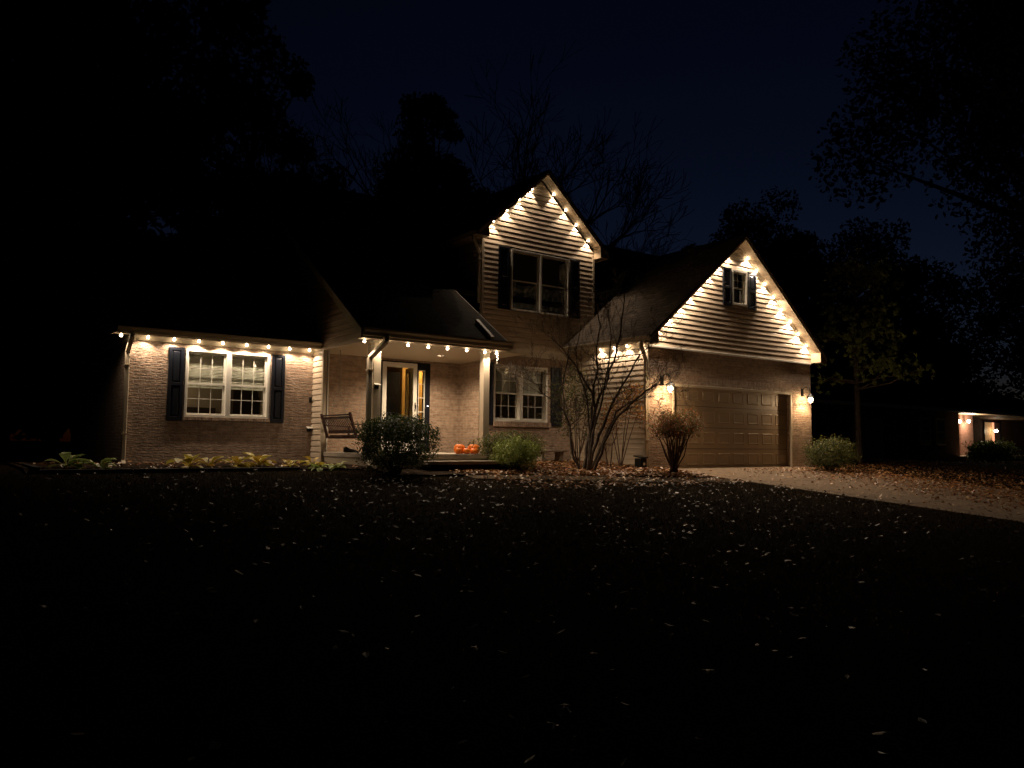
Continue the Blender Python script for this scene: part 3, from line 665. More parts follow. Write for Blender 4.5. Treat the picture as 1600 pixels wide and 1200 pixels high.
light_string('string of lights under the gutter above the left shuttered window', [(x, -.15, zb) for x in xsL], [(xsL[0]-.15, -.15, zb+.025), (xsL[-1]+.1, -.15, zb+.025)])
xsP = [3.57, 4.04, 4.51, 4.99, 5.46, 5.93, 6.40, 6.70]
light_string('string of lights along the porch eave above the front door', [(x, -3.14, 2.44) for x in xsP], [(3.47, -3.14, 2.465), (6.86, -3.14, 2.465)], power=1.0, cone=R(150),
             loose=[(6.70, -3.14, 2.46), (6.74, -3.13, 2.40), (6.71, -3.12, 2.35), (6.75, -3.13, 2.31), (6.71, -3.12, 2.27), (6.72, -3.12, 2.20)])
ysS = [-2.23, -2.72, -3.20, -3.66]
light_string('short string of lights under the eave on the garage side wall', [(10.56, y, 2.895) for y in ysS], [(10.52, -1.5, 2.92), (10.52, -3.8, 2.92)])
def rake_string(label, cx, half, zc, s, y, n, step, start, power=1.0, cone=R(138)):
    L = []; 
    for sg in (1, -1):
        for i in range(n):
            d = start+i*step; L.append((cx+sg*d, y, zc-s*d-.03))
    cab = [(cx-half, y, zc-s*half-.005), (cx, y, zc-.005), (cx+half, y, zc-s*half-.005)]
    return light_string(label, L, cab, power=power, cone=cone)
rake_string('string of lights outlining the tall upstairs gable', DX, 1.75, za-.01, S, -1.045, 4, .40, .37, 1.6, cone=R(100))
rake_string('string of lights outlining the wide garage gable', GC, 3.2, za2-.01, GS, GY-.075, 8, .372, .41, 2.3)

# ------------------------------------------------------------------ wall lanterns
def lantern(x, y, z, label):
    t = thing('wall_lantern', label, 'lantern', (x, y, z), group='black coach lanterns beside the garage door')
    b = MB().box((-.05, -.03, -.09), (.05, 0, .12)); b.build('back_plate', M['black'], t, bevel=.008)
    pts = [(0, -.02, .02)]+[(0, -.02-.13*(1-math.cos(a)) , .02+.15*math.sin(a)) for a in [i*math.pi/10 for i in range(1, 11)]]
    arm = MB().tube(pts, .011, 7); arm.tube([(0, -.28, .02)]+[(0, -.25+.035*math.cos(a), .05+.035*math.sin(a)) for a in [i*.6 for i in range(9)]], .007, 6)
    arm.tube([(0, -.28, .02), (0, -.28, -.045)], .009, 6); arm.build('arm', M['black'], t)
    MB().lathe([(0, -.02), (.03, -.03), (.055, -.06), (.105, -.10), (.11, -.115), (0, -.113)], (0, -.28, 0), 8).build('cap', M['black'], t)
    cg = MB().lathe([(.068, -.268), (.080, -.268), (.080, -.256), (.068, -.256), (.068, -.268)], (0, -.28, 0), 12); cg.tube([(-.07, -.28, -.262), (.07, -.28, -.262)], .005, 4)
    cg.lathe([(0, -.275), (.02, -.285), (.012, -.31), (0, -.33)], (0, -.28, 0), 8)
    for k in range(6):
        a = math.pi/6+k*math.pi/3; cg.tube([(.095*math.cos(a), -.28+.095*math.sin(a), -.12), (.08*math.cos(a), -.28+.08*math.sin(a), -.26)], .006, 5)
    cg.tube([(.092*math.cos(k*math.pi/8), -.28+.092*math.sin(k*math.pi/8), -.185) for k in range(17)], .004, 4)
    cg.build('cage', M['black'], t)
    for k in range(3):
        a = k*2*math.pi/3+.5; MB().lathe([(0, .05), (.026, .04), (.038, 0), (.026, -.04), (.010, -.052), (0, -.052)], (0, 0, 0), 9).build('bulb', M['bulb'], t, smooth=True).location = (.035*math.cos(a), -.28+.035*math.sin(a), -.19)
    MB().lathe([(.088, -.122), (.076, -.254)], (0, -.28, 0), 6).build('glass_shade', M['glass'], t)
    lamp('lantern_light', 'POINT', (0, -.28, -.248), LANTERN_W, t, (1, .66, .36), .03)
    return t
lantern(11.10, GY, 2.02, 'left black coach lantern, lit, between garage door and downspout')
lantern(16.84, GY, 1.98, 'right black coach lantern, lit, at the far corner of the garage')

# ------------------------------------------------------------------ porch things
def bar(b, p0, p1, w, d, side=(0, 1, 0)):
    p0, p1 = Vector(p0), Vector(p1); z = (p1-p0).normalized(); x = Vector(side); x = (x-z*x.dot(z)).normalized(); y = z.cross(x)
    b.prism([p0+x*s*w/2+y*t*d/2 for s, t in ((-1, -1), (1, -1), (1, 1), (-1, 1))], p1-p0)
sw = thing('porch_swing', 'dark wooden slatted porch swing hanging at the left end of the porch', 'swing', (4.1, -1.53, .68), R(0))
y0_, y1_ = -.73, .73
bk = MB(); bt = Vector((-.40, 0, .38)); bb = Vector((-.22, 0, -.02))
for y in (y0_, y1_): bar(bk, (bb.x-.02, y, -.12), (bt.x, y, .40), .055, .045)
bar(bk, (bt.x+.005, y0_+.027, .355), (bt.x+.005, y1_-.027, .355), .03, .06, (0, 0, 1)); bar(bk, (bb.x, y0_+.027, .01), (bb.x, y1_-.027, .01), .07, .035, (0, 0, 1)); bar(bk, (bt.x+.02, y0_+.027, .30), (bt.x+.02, y1_-.027, .30), .05, .03, (0, 0, 1))
bk.build('backrest', M['wood'], sw, bevel=.004)
n = 15
sl = MB()
for i in range(n): y = y0_+.08+(y1_-y0_-.16)*i/(n-1); bar(sl, (bb.x+.004, y, .04), (bt.x+.022, y, .29), .032, .014)
tag(sl.build('back_slats', M['wood'], sw))
st = MB()
for i in range(6): st.box((-.19+i*.085, y0_, -.075), (-.19+i*.085+.068, y1_, -.055))
for y in (y0_+.05, 0, y1_-.05): st.box((-.24, y-.02, -.13), (.32, y+.02, -.077))
st.build('seat', M['wood'], sw)
for y in (y0_, y1_):
    a = MB(); bar(a, (-.30, y, .155), (.28, y, .135), .07, .022); bar(a, (.25, y, -.12), (.25, y, .122), .045, .04); a.build('armrest', M['wood'], sw, bevel=.004)
for y in (y0_+.02, y1_-.02):
    c = MB(); c.tube([(0, y, 1.82), (0, y, .95)], .007, 5); c.tube([(0, y, .95), (-.26, y, .2)], .006, 5); c.tube([(0, y, .95), (.25, y, .15)], .006, 5)
    for k in range(16): z = 1.80-k*.055; c.lathe([(.010, -.012), (.014, 0), (.010, .012)], (0, y, z), 6)
    c.build('chain', M['rope'], sw)

def pumpkin(x, y, z, r, h, label, lean=0, group='orange pumpkins on the porch floor', stem=.05):
    t = thing('pumpkin', label, 'pumpkin', (x, y, z), random.random()*6, group)
    prof = [(0.12*r, h*.93), (.35*r, h*1.0), (.62*r, h*.97), (.86*r, h*.82), (1.0*r, h*.55), (.95*r, h*.28), (.72*r, h*.07), (.4*r, 0), (0, h*.02)]
    MB().lathe([(0, h*.86)]+prof, n=64, squash=lambda a: 1-.055*abs(math.cos(a*5.0))**6-.02*math.cos(a*3)).build('body', M['pumpkin'], t, smooth=True)
    MB().tube([(0, 0, h*.84), (.004, 0, h*.98), (lean*.4, .01, h+stem*.6), (lean, .02, h+stem)], [r*.16, r*.11, r*.085, r*.10], 7).build('stem', M['stem'], t, smooth=True)
pumpkin(5.88, -2.98, .25, .125, .20, 'big round pumpkin at the left back of the five on the porch', .03, stem=.07)
pumpkin(6.20, -3.03, .25, .135, .20, 'big round pumpkin at the right back of the five on the porch', -.01, stem=.075)
pumpkin(5.73, -3.17, .25, .075, .125, 'small pumpkin at the left front of the five on the porch', .02, stem=.02)
pumpkin(5.92, -3.19, .25, .088, .115, 'squat small pumpkin in the middle front of the five on the porch', .0, stem=.02)
pumpkin(6.11, -3.19, .25, .090, .115, 'squat small pumpkin at the right front of the five on the porch', .01, stem=.02)

def garden_clog(x, y, z, rz, label):
    t = thing('garden_clog', label, 'shoe', (x, y, z), rz, 'dark shoes on the porch floor')
    b = MB()
    secs = [(-.14, .035, .10), (-.08, .042, .12), (0, .045, .075), (.07, .05, .065), (.13, .045, .05), (.16, .02, .03)]
    ring = []
    for xx, w, h in secs:
        ring.append([(xx, w*math.cos(a), max(.012, .012+h*math.sin(a)) if math.sin(a) > 0 else .012) for a in [k*math.pi/6 for k in range(12)]])
    for r_ in ring: b.v += r_
    for i in range(len(ring)-1):
        for k in range(12): b.f.append((i*12+k, i*12+(k+1) % 12, (i+1)*12+(k+1) % 12, (i+1)*12+k))
    b.f.append(tuple(range(12))); b.f.append(tuple(range(60, 72))[::-1])
    b.build('upper', M['black'], t, smooth=True)
    MB().box((-.145, -.045, 0), (.165, .05, .014)).build('sole', M['white'], t, bevel=.005)
garden_clog(4.02, -1.62, .25, R(-20), 'dark shoe under the swing, the one farther from the bush')
garden_clog(4.28, -2.32, .25, R(200), 'dark shoe under the swing, half hidden by the round bush')

def solar_light(x, y, z, rz, label):
    t = thing('solar_light', label, 'solar light', (x, y, z), rz, 'small solar lights')
    MB().box((-.045, -.03, -.10), (.045, 0, .0)).build('body', M['black'], t, bevel=.006)
    MB().prism([(-.06, 0, .015), (-.06, -.10, -.02), (-.06, -.10, -.03), (-.06, 0, .0)], (.12, 0, 0)).build('panel', M['white'], t)
    MB().lathe([(0, -.10), (.02, -.10), (.03, -.12), (0, -.13)], (0, -.02, 0), 8).build('lens', M['glass'], t)
solar_light(3.735, -.002, .80, 0, 'small solar light low on the brick beside the siding pier')
solar_light(3.90, -3.022, 1.62, 0, 'small solar light on the left porch column')
hb_ = thing('hose_hanger', 'small dark bracket on the brick beside the siding pier', 'bracket', (3.76, -.002, 1.42))
MB().box((-.03, -.012, -.06), (.03, 0, .06)).tube([(0, -.01, .03), (0, -.08, .03), (0, -.10, .07)], .012, 6).tube([(0, -.01, -.03), (0, -.06, -.03)], .012, 6).build('bracket', M['black'], hb_, bevel=.003)

bn = thing('stone_bench', 'low stone bench against the brick under the right ground floor window', 'bench', (9.34, -1.70, -.02))
MB().box((-.42, -.17, .29), (.42, .17, .345)).build('seat', M['stone'], bn, bevel=.012)
for s in (-1, 1):
    MB().prism([(s*.30-.05, -.12, -.1), (s*.30+.05, -.12, -.1), (s*.30+.05, -.12, .12), (s*.30+.035, -.12, .20), (s*.30+.06, -.12, .289), (s*.30-.06, -.12, .289), (s*.30-.035, -.12, .20), (s*.30-.05, -.12, .12)], (0, .24, 0)).build('leg', M['stone'], bn, bevel=.01)
bx_ = thing('utility_box', 'small black utility box at the foot of the garage corner downspout', 'utility box', (10.46, -3.74, ground_z(0, -3.74)), 0)
MB().box((-.10, -.11, -.03), (.10, .11, .26)).build('box', M['black'], bx_, bevel=.02)
MB().prism([(-.12, -.13, .262), (.12, -.13, .262), (.12, .13, .30), (-.12, .13, .30)], (0, 0, .03)).build('lid', M['black'], bx_, bevel=.005)
MB().box((-.03, -.118, .1), (.03, -.112, .16)).build('latch', M['white'], bx_)
# landscape timber along the bed
ed = MB(); ep = [(-1.75, -2.98), (-.4, -3.0), (1.0, -3.02), (2.4, -3.05)]
tm = thing('bed_edging', 'low black timber edging along the left flower bed', 'edging', (0, -3.0, 0))
for (x0, y0q), (x1, y1q) in zip(ep, ep[1:]):
    b = MB(); z = ground_z(0, -3)-.08; b.box((x0+.01, y0q-.05+3.0, z), (x1-.01, y0q+.05+3.0, z+.135)); b.build('timber', M['timber'], tm, bevel=.015)
hz = MB().box((-1.80, -2.98, -.1), (-1.70, -.2, .05)); o = hz.build('timber', M['timber'], tm, bevel=.015); o.matrix_parent_inverse = Matrix.Translation((0, 3.0, 0))

# ------------------------------------------------------------------ foliage
def leafset(b, c, size, nrm=None, asp=.5, fold=.25, droop=0):
    """one pointed folded leaf of four triangles"""
    a = Vector((random.gauss(0, 1), random.gauss(0, 1), random.gauss(0, 1))).normalized() if nrm is None else nrm
    t = a.cross(Vector((random.gauss(0, 1), random.gauss(0, 1), random.gauss(0, 1)))).normalized(); s = a.cross(t)
    c = Vector(c); w = size*asp
    n = len(b.v)
    b.v += [tuple(c-t*size), tuple(c+s*w*.9+a*fold*w), tuple(c+t*size), tuple(c-s*w*.9+a*fold*w)]
    b.f += [(n, n+1, n+2), (n, n+2, n+3)]
MT = {}
MT['yew'] = leaf_mat('yew foliage', [(0, (.022, .036, .012)), (.5, (.035, .055, .016)), (.85, (.06, .085, .02)), (1, (.12, .13, .03))], .5)
MT['bright'] = leaf_mat('bright green foliage', [(0, (.12, .17, .03)), (.6, (.22, .28, .055)), (1, (.42, .46, .12))], .5)
MT['dull'] = leaf_mat('dull green foliage', [(0, (.05, .065, .022)), (.7, (.11, .13, .035)), (1, (.28, .24, .07))], .6)
MT['orange'] = leaf_mat('orange autumn foliage', [(0, (.25, .07, .015)), (.4, (.35, .16, .03)), (.8, (.22, .18, .04)), (1, (.5, .10, .04))], .6)
MT['redgreen'] = leaf_mat('turning foliage', [(0, (.09, .10, .03)), (.5, (.16, .12, .04)), (.8, (.28, .08, .04)), (1, (.35, .10, .05))], .6)
MT['far'] = leaf_mat('dark tree foliage', [(0, (.035, .045, .03)), (1, (.06, .07, .045))], .7, .2)
MT['pine'] = leaf_mat('pine needles', [(0, (.18, .24, .07)), (1, (.38, .44, .15))], .6, .2)
MT['hosta'] = leaf_mat('hosta leaves', [(0, (.62, .55, .09)), (.4, (.75, .60, .10)), (.75, (.70, .40, .08)), (1, (.45, .48, .09))], .45, .3)
MT['hostagreen'] = leaf_mat('green hosta leaves', [(0, (.35, .45, .14)), (.6, (.55, .62, .22)), (1, (.65, .68, .3))], .45, .3)
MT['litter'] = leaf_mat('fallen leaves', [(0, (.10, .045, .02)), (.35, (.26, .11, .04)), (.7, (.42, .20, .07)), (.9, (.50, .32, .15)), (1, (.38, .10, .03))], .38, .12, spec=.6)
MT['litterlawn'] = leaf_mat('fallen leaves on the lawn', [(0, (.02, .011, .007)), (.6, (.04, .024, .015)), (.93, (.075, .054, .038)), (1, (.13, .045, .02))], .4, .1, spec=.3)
MT['grass'] = leaf_mat('grass blades', [(0, (.018, .018, .007)), (.7, (.038, .030, .012)), (1, (.085, .048, .022))], .7, .3, spec=.08)

def lump(p, s, k=1): return noise.noise(Vector(p)*s)*k
def shrub(name, label, cat, loc, rx, ry, h, n, size, m, stems=14, lo=.12, group=None, density=.75, asp=.4, seed=1, flat=.6, holes=0):
    random.seed(seed)
    t = thing(name, label, cat, (*loc, ground_z(*loc)), 0, group)
    b = MB(); k = 0; sd = seed*7.3
    while k < n:
        d = Vector((random.gauss(0, 1), random.gauss(0, 1), random.gauss(0, 1))).normalized()
        rad = 1+.26*lump(d+Vector((sd, 0, 0)), 2.1)+.22*lump(d+Vector((0, sd, 0)), 5.0)
        rr = (random.random()**(1-density))*rad
        rr += .05*random.random()
        p = Vector((d.x*rx*rr, d.y*ry*rr, h*(lo+(1-lo)*(.5+.5*math.copysign(abs(d.z)**flat, d.z)*rr))))
        if p.z < .03: continue
        if holes and p.z < h*.5 and noise.noise(p*4.2+Vector((sd, 1, 2))) > .35-holes: continue
        # leaf tufts around a twig tip
        q = 5
        ax = (Vector((d.x, d.y, abs(d.z)*.6+.35))).normalized()
        for i in range(q):
            leafset(b, p+Vector((random.gauss(0, 1), random.gauss(0, 1), random.gauss(0, 1)))*size*1.1, size*random.uniform(.6, 1.25), (ax+Vector((random.gauss(0, .6), random.gauss(0, .6), random.gauss(0, .6)))).normalized(), asp)
        k += q
    b.build('foliage', m, t)
    s = MB()
    for i in range(stems):
        a = random.random()*6.28; r_ = random.random()**.5
        e = Vector((math.cos(a)*rx*.75*r_, math.sin(a)*ry*.75*r_, h*random.uniform(.6, .85)))
        s.tube([(math.cos(a)*.05, math.sin(a)*.05, -.05), (e.x*.45, e.y*.45, e.z*.4), e], [.018, .013, .006], 5)
    s.build('stems', M['barkred'], t)
    return t
shrub('round_bush', 'big dark round evergreen bush in front of the porch door', 'bush', (3.86, -3.98), .72, .66, 1.08, 13000, .030, MT['yew'], seed=3, density=.8, holes=.25, flat=.75)
shrub('evergreen_bush', 'bright green rounded bush by the porch step, in front of the darker one', 'bush', (6.78, -3.75), .50, .44, .68, 6500, .028, MT['bright'], seed=5, flat=.9, density=.7)
shrub('spreading_yew', 'dark spreading yew with long side shoots behind the bright green bush', 'bush', (7.05, -3.15), .92, .42, .78, 9500, .027, MT['dull'], seed=6, density=.5, flat=.8)
shrub('round_bush', 'rounded green bush at the right corner of the garage', 'bush', (16.3, -5.0), .74, .6, .88, 6500, .036, MT['dull'], seed=8, flat=.9, density=.7)
# small low plants at the pier
def hosta(loc, n, ln, m, label, group, seed, up_=.35):
    random.seed(seed); t = thing('hosta_plant', label, 'plant', (*loc, ground_z(*loc)+.01), 0, group)
    b = MB(); st = MB()
    for i in range(n):
        a = random.random()*6.28; L = ln*random.uniform(.6, 1.15); el = random.uniform(.15, 1.0); w = L*random.uniform(.16, .30)
        out = Vector((math.cos(a), math.sin(a), 0)); side = Vector((-math.sin(a), math.cos(a), 0))
        pts = []
        for k in range(7):
            s = k/6; p = out*(L*s*math.cos(el*(1-s*.4)))+Vector((0, 0, L*(math.sin(el)*1.25*s-.75*s*s*(1-el*.4))))+Vector((0, 0, .02))
            pts.append(p)
        st.tube(pts[:4], .005, 4)
        rows = [(pts[k], w*math.sin(math.pi*min(1, max(0, (k/6-.28)/.72)))**.7 if k/6 > .28 else .004) for k in range(1, 7)]
        n0 = len(b.v)
        for p, ww in rows: b.v += [tuple(p-side*ww+Vector((0, 0, ww*.35))), tuple(p), tuple(p+side*ww+Vector((0, 0, ww*.35)))]
        for k in range(len(rows)-1):
            q = n0+k*3; b.f += [(q, q+1, q+4, q+3), (q+1, q+2, q+5, q+4)]
    b.build('leaves', m, t, smooth=True); st.build('stalks', m, t)
G1 = 'hostas in the left flower bed'
hosta((-1.30, -2.35), 15, .40, MT['hostagreen'], 'pale green hosta at the far left end of the bed', G1, 1)
hosta((-.85, -2.5), 13, .34, MT['hostagreen'], 'pale green hosta just right of the far left one', G1, 2)
hosta((.62, -2.45), 10, .46, MT['hosta'], 'straggly yellow hosta with long bent stalks below the left shutter', G1, 3)
hosta((.95, -2.4), 12, .34, MT['hosta'], 'orange yellow hosta between the straggly one and the yellow clump', G1, 4)
hosta((1.45, -2.45), 18, .36, MT['hosta'], 'dense golden hosta under the left half of the shuttered window', G1, 5)
hosta((1.85, -2.4), 18, .38, MT['hosta'], 'dense golden hosta under the right half of the shuttered window', G1, 6)
hosta((2.45, -2.45), 12, .30, MT['hosta'], 'yellow hosta right of the dense golden ones', G1, 7)
hosta((2.85, -2.5), 11, .34, MT['hosta'], 'orange yellow hosta nearest the siding pier', G1, 8)
hosta((3.15, -3.0), 16, .28, MT['hostagreen'], 'green strappy plant at the foot of the porch floor', G1, 9)
hosta((2.75, -3.1), 14, .24, MT['hostagreen'], 'low green plant left of the strappy one', G1, 10)

# ------------------------------------------------------------------ woody plants
def grow(b, p, d, L, r, depth, tips, spread=.5, bend=.25, ratio=.72, up_=.1, n=3, minr=.002, kids=(2, 3)):
    pts = [Vector(p)]; rr = [r]; d = Vector(d).normalized()
    for i in range(n):
        d = (d+Vector((random.gauss(0, bend), random.gauss(0, bend), random.gauss(0, bend)+up_*.5))).normalized()
        pts.append(pts[-1]+d*L/n); rr.append(max(minr, r*(1-.38*(i+1)/n)))
        if depth > 0 and i < n-1 and random.random() < .55:
            e = (d+Vector((random.gauss(0, spread), random.gauss(0, spread), random.gauss(0, spread)+up_))).normalized()
            grow(b, pts[-1], e, L*ratio*random.uniform(.6, .95), rr[-1]*.6, depth-1, tips, spread, bend, ratio, up_, n, minr, kids)
    b.tube(pts, rr, 6 if r > .02 else 4, cap=False)
    if depth > 0:
        for k in range(random.randint(*kids)):
            e = (d+Vector((random.gauss(0, spread), random.gauss(0, spread), random.gauss(0, spread)+up_))).normalized()
            grow(b, pts[-1], e, L*ratio*random.uniform(.7, 1.1), rr[-1]*.78, depth-1, tips, spread, bend, ratio, up_, n, minr, kids)
    else: tips.append(pts[-1])
# many-stemmed bare tree between the window and the garage
def stemtree(name, label, loc, stems, m, seed, tw=.5, depth=3):
    """stems are lists of (x, z, depth offset) in metres measured from the foot, across the view"""
    random.seed(seed); t = thing(name, label, 'tree' if 'tree' in name else 'shrub', (*loc, ground_z(*loc)))
    ax = Vector((math.cos(.63), -math.sin(.63), 0)); ay = Vector((math.sin(.63), math.cos(.63), 0))
    b = MB(); tw_ = MB(); tips = []
    for st, r0 in stems:
        pts = [ax*x+ay*y+Vector((0, 0, z)) for x, z, y in st]
        fine = [pts[0]]
        for i in range(len(pts)-1):
            for k in range(1, 4):
                p = pts[i].lerp(pts[i+1], k/3); fine.append(p+Vector((random.gauss(0, .012), random.gauss(0, .012), 0)) if k < 3 else p)
        n = len(fine); rr = [r0*(1-.72*i/(n-1)) for i in range(n)]
        b.tube(fine, rr, 8)
        for i in range(int(n*.38), n):
            if random.random() < .85 or i == n-1:
                dd = (fine[min(i+1, n-1)]-fine[i-1]).normalized()
                e = (dd+Vector((random.gauss(0, .6), random.gauss(0, .6), random.gauss(0, .4)+.15))).normalized()
                grow(tw_, fine[i], e, tw*random.uniform(.5, 1.1), max(.0045, rr[i]*.45), depth-1 if i < n-3 else depth, tips, .45, .16, .68, .12, 3, .0022)
    b.build('stems', m, t, smooth=True); tw_.build('twigs', m, t)
    return t, tips
F = 1229.4/17.2            # only used to turn the stem sketch (in hundredths) into metres
def sk(pts, y0=0, y1=0):
    n = len(pts); return [((u)/F, (v)/F, y0+(y1-y0)*i/(n-1)) for i, (u, v) in enumerate(pts)]
stems = [
 (sk([(-8, -3), (-22, 20), (-27, 45), (-29, 70), (-39, 95), (-41, 135), (-33, 175), (-32, 205)], 0, -.3), .032),
 (sk([(-39, 95), (-55, 110), (-75, 123), (-79, 133), (-102, 145)], -.15, -.5), .016),
 (sk([(-29, 72), (-15, 82), (-3, 100), (2, 118)], -.1, .25), .014),
 (sk([(-4, -3), (-2, 35), (8, 75), (18, 115), (28, 135), (43, 175), (53, 215), (58, 255), (61, 285)], .1, .3), .044),
 (sk([(2, -3), (13, 45), (28, 85), (38, 110), (58, 145), (73, 175), (91, 195)], 0, -.4), .040),
 (sk([(8, -3), (23, 45), (43, 85), (63, 105), (88, 127), (103, 135), (118, 135)], -.1, -.5), .034),
 (sk([(-5, -3), (8, 45), (13, 95), (8, 125), (-7, 150), (-22, 175), (-37, 195), (-57, 215)], .1, .4), .040),
 (sk([(0, -3), (8, 85), (11, 135), (18, 165), (16, 195), (23, 235), (18, 275)], .2, .5), .036),
 (sk([(3, -3), (28, 55), (45, 95), (68, 110), (85, 116), (100, 120)], .1, .1), .030),
 (sk([(-12, 0), (-11, 35), (-12, 75), (-17, 80)], .3, .4), .018),
 (sk([(0, -3), (6, 60), (22, 120), (30, 165), (34, 210), (30, 250)], -.2, -.3), .030),
 (sk([(-2, -3), (2, 60), (-2, 110), (-14, 150), (-20, 190), (-12, 230)], -.2, -.1), .028)]
stemtree('bare_tree', 'bare many-stemmed small tree spreading in front of the garage side wall', (8.52, -4.05), stems, M['bark'], 11, .46, 4)
stems = [(sk([(0, -2), (-5, 20), (-8, 45), (2, 60), (4, 75)], 0, .1), .018), (sk([(2, -2), (5, 35), (12, 55), (14, 80)], .1, .2), .016), (sk([(-3, -2), (-5, 40), (-14, 70)], 0, .3), .014)]
stemtree('bare_shrub', 'small bare leafless shrub right of the many-stemmed tree', (9.45, -3.75), stems, M['barkred'], 12, .22, 2)
# leafy shrub against the corner, with green and orange leaves
def leafy(label, loc, blobs, m, seed, cat='shrub'):
    random.seed(seed); t = thing('leafy_shrub', label, cat, (*loc, ground_z(*loc)))
    b = MB(); s = MB()
    for (cx_, cy_, cz, r_, n) in blobs:
        s.tube([(random.uniform(-.05, .05), 0, -.03), (cx_*.5, cy_*.5, cz*.5), (cx_, cy_, cz)], [.014, .01, .005], 5)
        for i in range(n):
            d = Vector((random.gauss(0, 1), random.gauss(0, 1), random.gauss(0, 1))); d = d.normalized()*random.random()**.5
            leafset(b, Vector((cx_, cy_, cz))+d*r_, random.uniform(.018, .036), None, .55)
        for i in range(5):
            d = Vector((random.gauss(0, 1), random.gauss(0, 1), random.gauss(0, 1))).normalized()*r_; s.tube([(cx_, cy_, cz), (cx_+d.x, cy_+d.y, cz+d.z)], [.005, .002], 4)
    b.build('foliage', m, t); s.build('stems', M['barkred'], t); return t
leafy('leafy green shrub behind the bare tree at the inner corner of the house', (10.0, -2.0), [(-.45, -.1, 1.3, .42, 420), (-.1, .1, 1.75, .45, 460), (-.55, .1, 1.8, .4, 330), (-.2, -.1, 2.15, .35, 250), (-.35, 0, .9, .32, 200), (.15, -.3, 1.2, .36, 280), (.1, -.2, .7, .25, 110), (-.1, -.5, 1.5, .3, 200)], MT['dull'], 21)
leafy('orange-leaved shrub against the siding beside the garage downspout', (10.05, -3.45), [(-.05, .1, 1.35, .36, 420), (.2, -.1, 1.65, .32, 420), (-.1, .2, 1.05, .30, 220), (.25, -.25, 1.85, .22, 220), (.3, -.3, 1.3, .22, 160)], MT['orange'], 22)
# clipped burning bush in front of the garage door
random.seed(31)
t = thing('clipped_shrub', 'vase-shaped shrub of bare stems under a clipped reddish top by the garage door', 'shrub', (10.42, -4.80, ground_z(0, -4.8)))
b = MB(); tips = []; lf = MB()
for i in range(34):
    a = random.random()*6.28; k = random.uniform(.25, 1); e = Vector((math.cos(a)*.62*k+.10, math.sin(a)*.52*k, random.uniform(1.1, 1.32)))
    m1 = Vector((e.x*.35+random.gauss(0, .04), e.y*.35+random.gauss(0, .04), .42))
    b.tube([(random.gauss(0, .05), random.gauss(0, .05), -.04), m1*.5+Vector((0, 0, .02)), m1, m1.lerp(e, .5)+Vector((random.gauss(0, .04), random.gauss(0, .04), 0)), e], [.020, .016, .013, .009, .004], 6)
    for j in range(7):
        q = m1.lerp(e, random.uniform(.45, 1)); d = Vector((random.gauss(0, .14), random.gauss(0, .14), random.uniform(.05, .22))); b.tube([q, q+d], [.005, .002], 4); tips.append(q+d)
for p in tips:
    for j in range(19): leafset(lf, p+Vector((random.gauss(0, .06), random.gauss(0, .06), random.gauss(0, .06))), random.uniform(.016, .034), None, .5)
lf.build('foliage', MT['redgreen'], t); b.build('stems', M['barkred'], t, smooth=True)

def bare_tree(label, loc, h, r, seed, depth=5, lean=(0, 0, 1), up_=.12, spread=.42, fork=.28):
    random.seed(seed); t = thing('bare_tree', label, 'tree', (*loc, ground_z(*loc)-.1), 0, 'trees behind the house')
    tr = MB(); br_ = MB(); tips = []
    d = Vector(lean).normalized(); top = d*h*fork
    tr.tube([(0, 0, 0), d*h*fork*.3+Vector((.05, 0, 0)), d*h*fork*.7, top], [r*1.3, r, r*.9, r*.8], 9)
    for k in range(4):
        a = k*1.57+random.random(); e = Vector((math.cos(a)*.55, math.sin(a)*.55, .85))
        grow(br_, top, e, h*.24, r*.5, depth, tips, spread, .14, .76, up_, 3, .014)
    tr.build('trunk', M['bark'], t, smooth=True); br_.build('branches', M['bark'], t); return t
def leafy_tree(name, label, loc, h, rx, n, size, seed, base=.25, m=None, group='trees behind the house', conic=0.0, ncl=60):
    random.seed(seed); t = thing(name, label, 'tree', (*loc, ground_z(*loc)-.1), 0, group)
    tr = MB(); tr.tube([(0, 0, 0), (.1, 0, h*.3), (0, .1, h*.85)], [rx*.09, rx*.07, .03], 8)
    b = MB(); cl = []
    for i in range(ncl):
        d = Vector((random.gauss(0, 1), random.gauss(0, 1), random.gauss(0, 1))).normalized()*random.uniform(.35, 1)
        z = base+(1-base)*(.5+.5*d.z); w = 1-conic*((z-base)/(1-base))
        c = Vector((d.x*rx*w, d.y*rx*w, h*z)); cl.append((c, rx*random.uniform(.16, .34)))
        tr.tube([(0, 0, h*max(base*.8, z-.18)), c], [rx*.025, .01], 5)
    for i in range(n):
        c, r_ = random.choice(cl); d = Vector((random.gauss(0, 1), random.gauss(0, 1), random.gauss(0, 1))).normalized()*random.random()**.4
        leafset(b, c+d*r_, size*random.uniform(.6, 1.3), None, .6)
    b.build('crown', m or MT['far'], t); tr.build('trunk', M['bark'], t); return t
bare_tree('bare tree left of the dark evergreen behind the roof', (14.6, 22.0), 20.5, .42, 41)
leafy_tree('evergreen_tree', 'tall dark evergreen standing behind the upstairs gable', (18.6, 20.2), 21.3, 3.5, 30000, .17, 42, base=.05, conic=0, ncl=170)
bare_tree('bare tree with arching branches right of the dark evergreen', (22.6, 18.3), 20.0, .42, 43)
bare_tree('bare tree low behind the roof between the two gables', (27.0, 14.5), 11.0, .24, 44, depth=5)
leafy_tree('leafy_tree', 'big dark leafy tree behind the garage gable, the left of two', (44.5, 19.0), 19.5, 5.2, 20000, .17, 45, base=.12)
leafy_tree('leafy_tree', 'big dark leafy tree right of the garage gable, the right of two', (53.0, 18.5), 20, 5.4, 20000, .17, 46, base=.1)
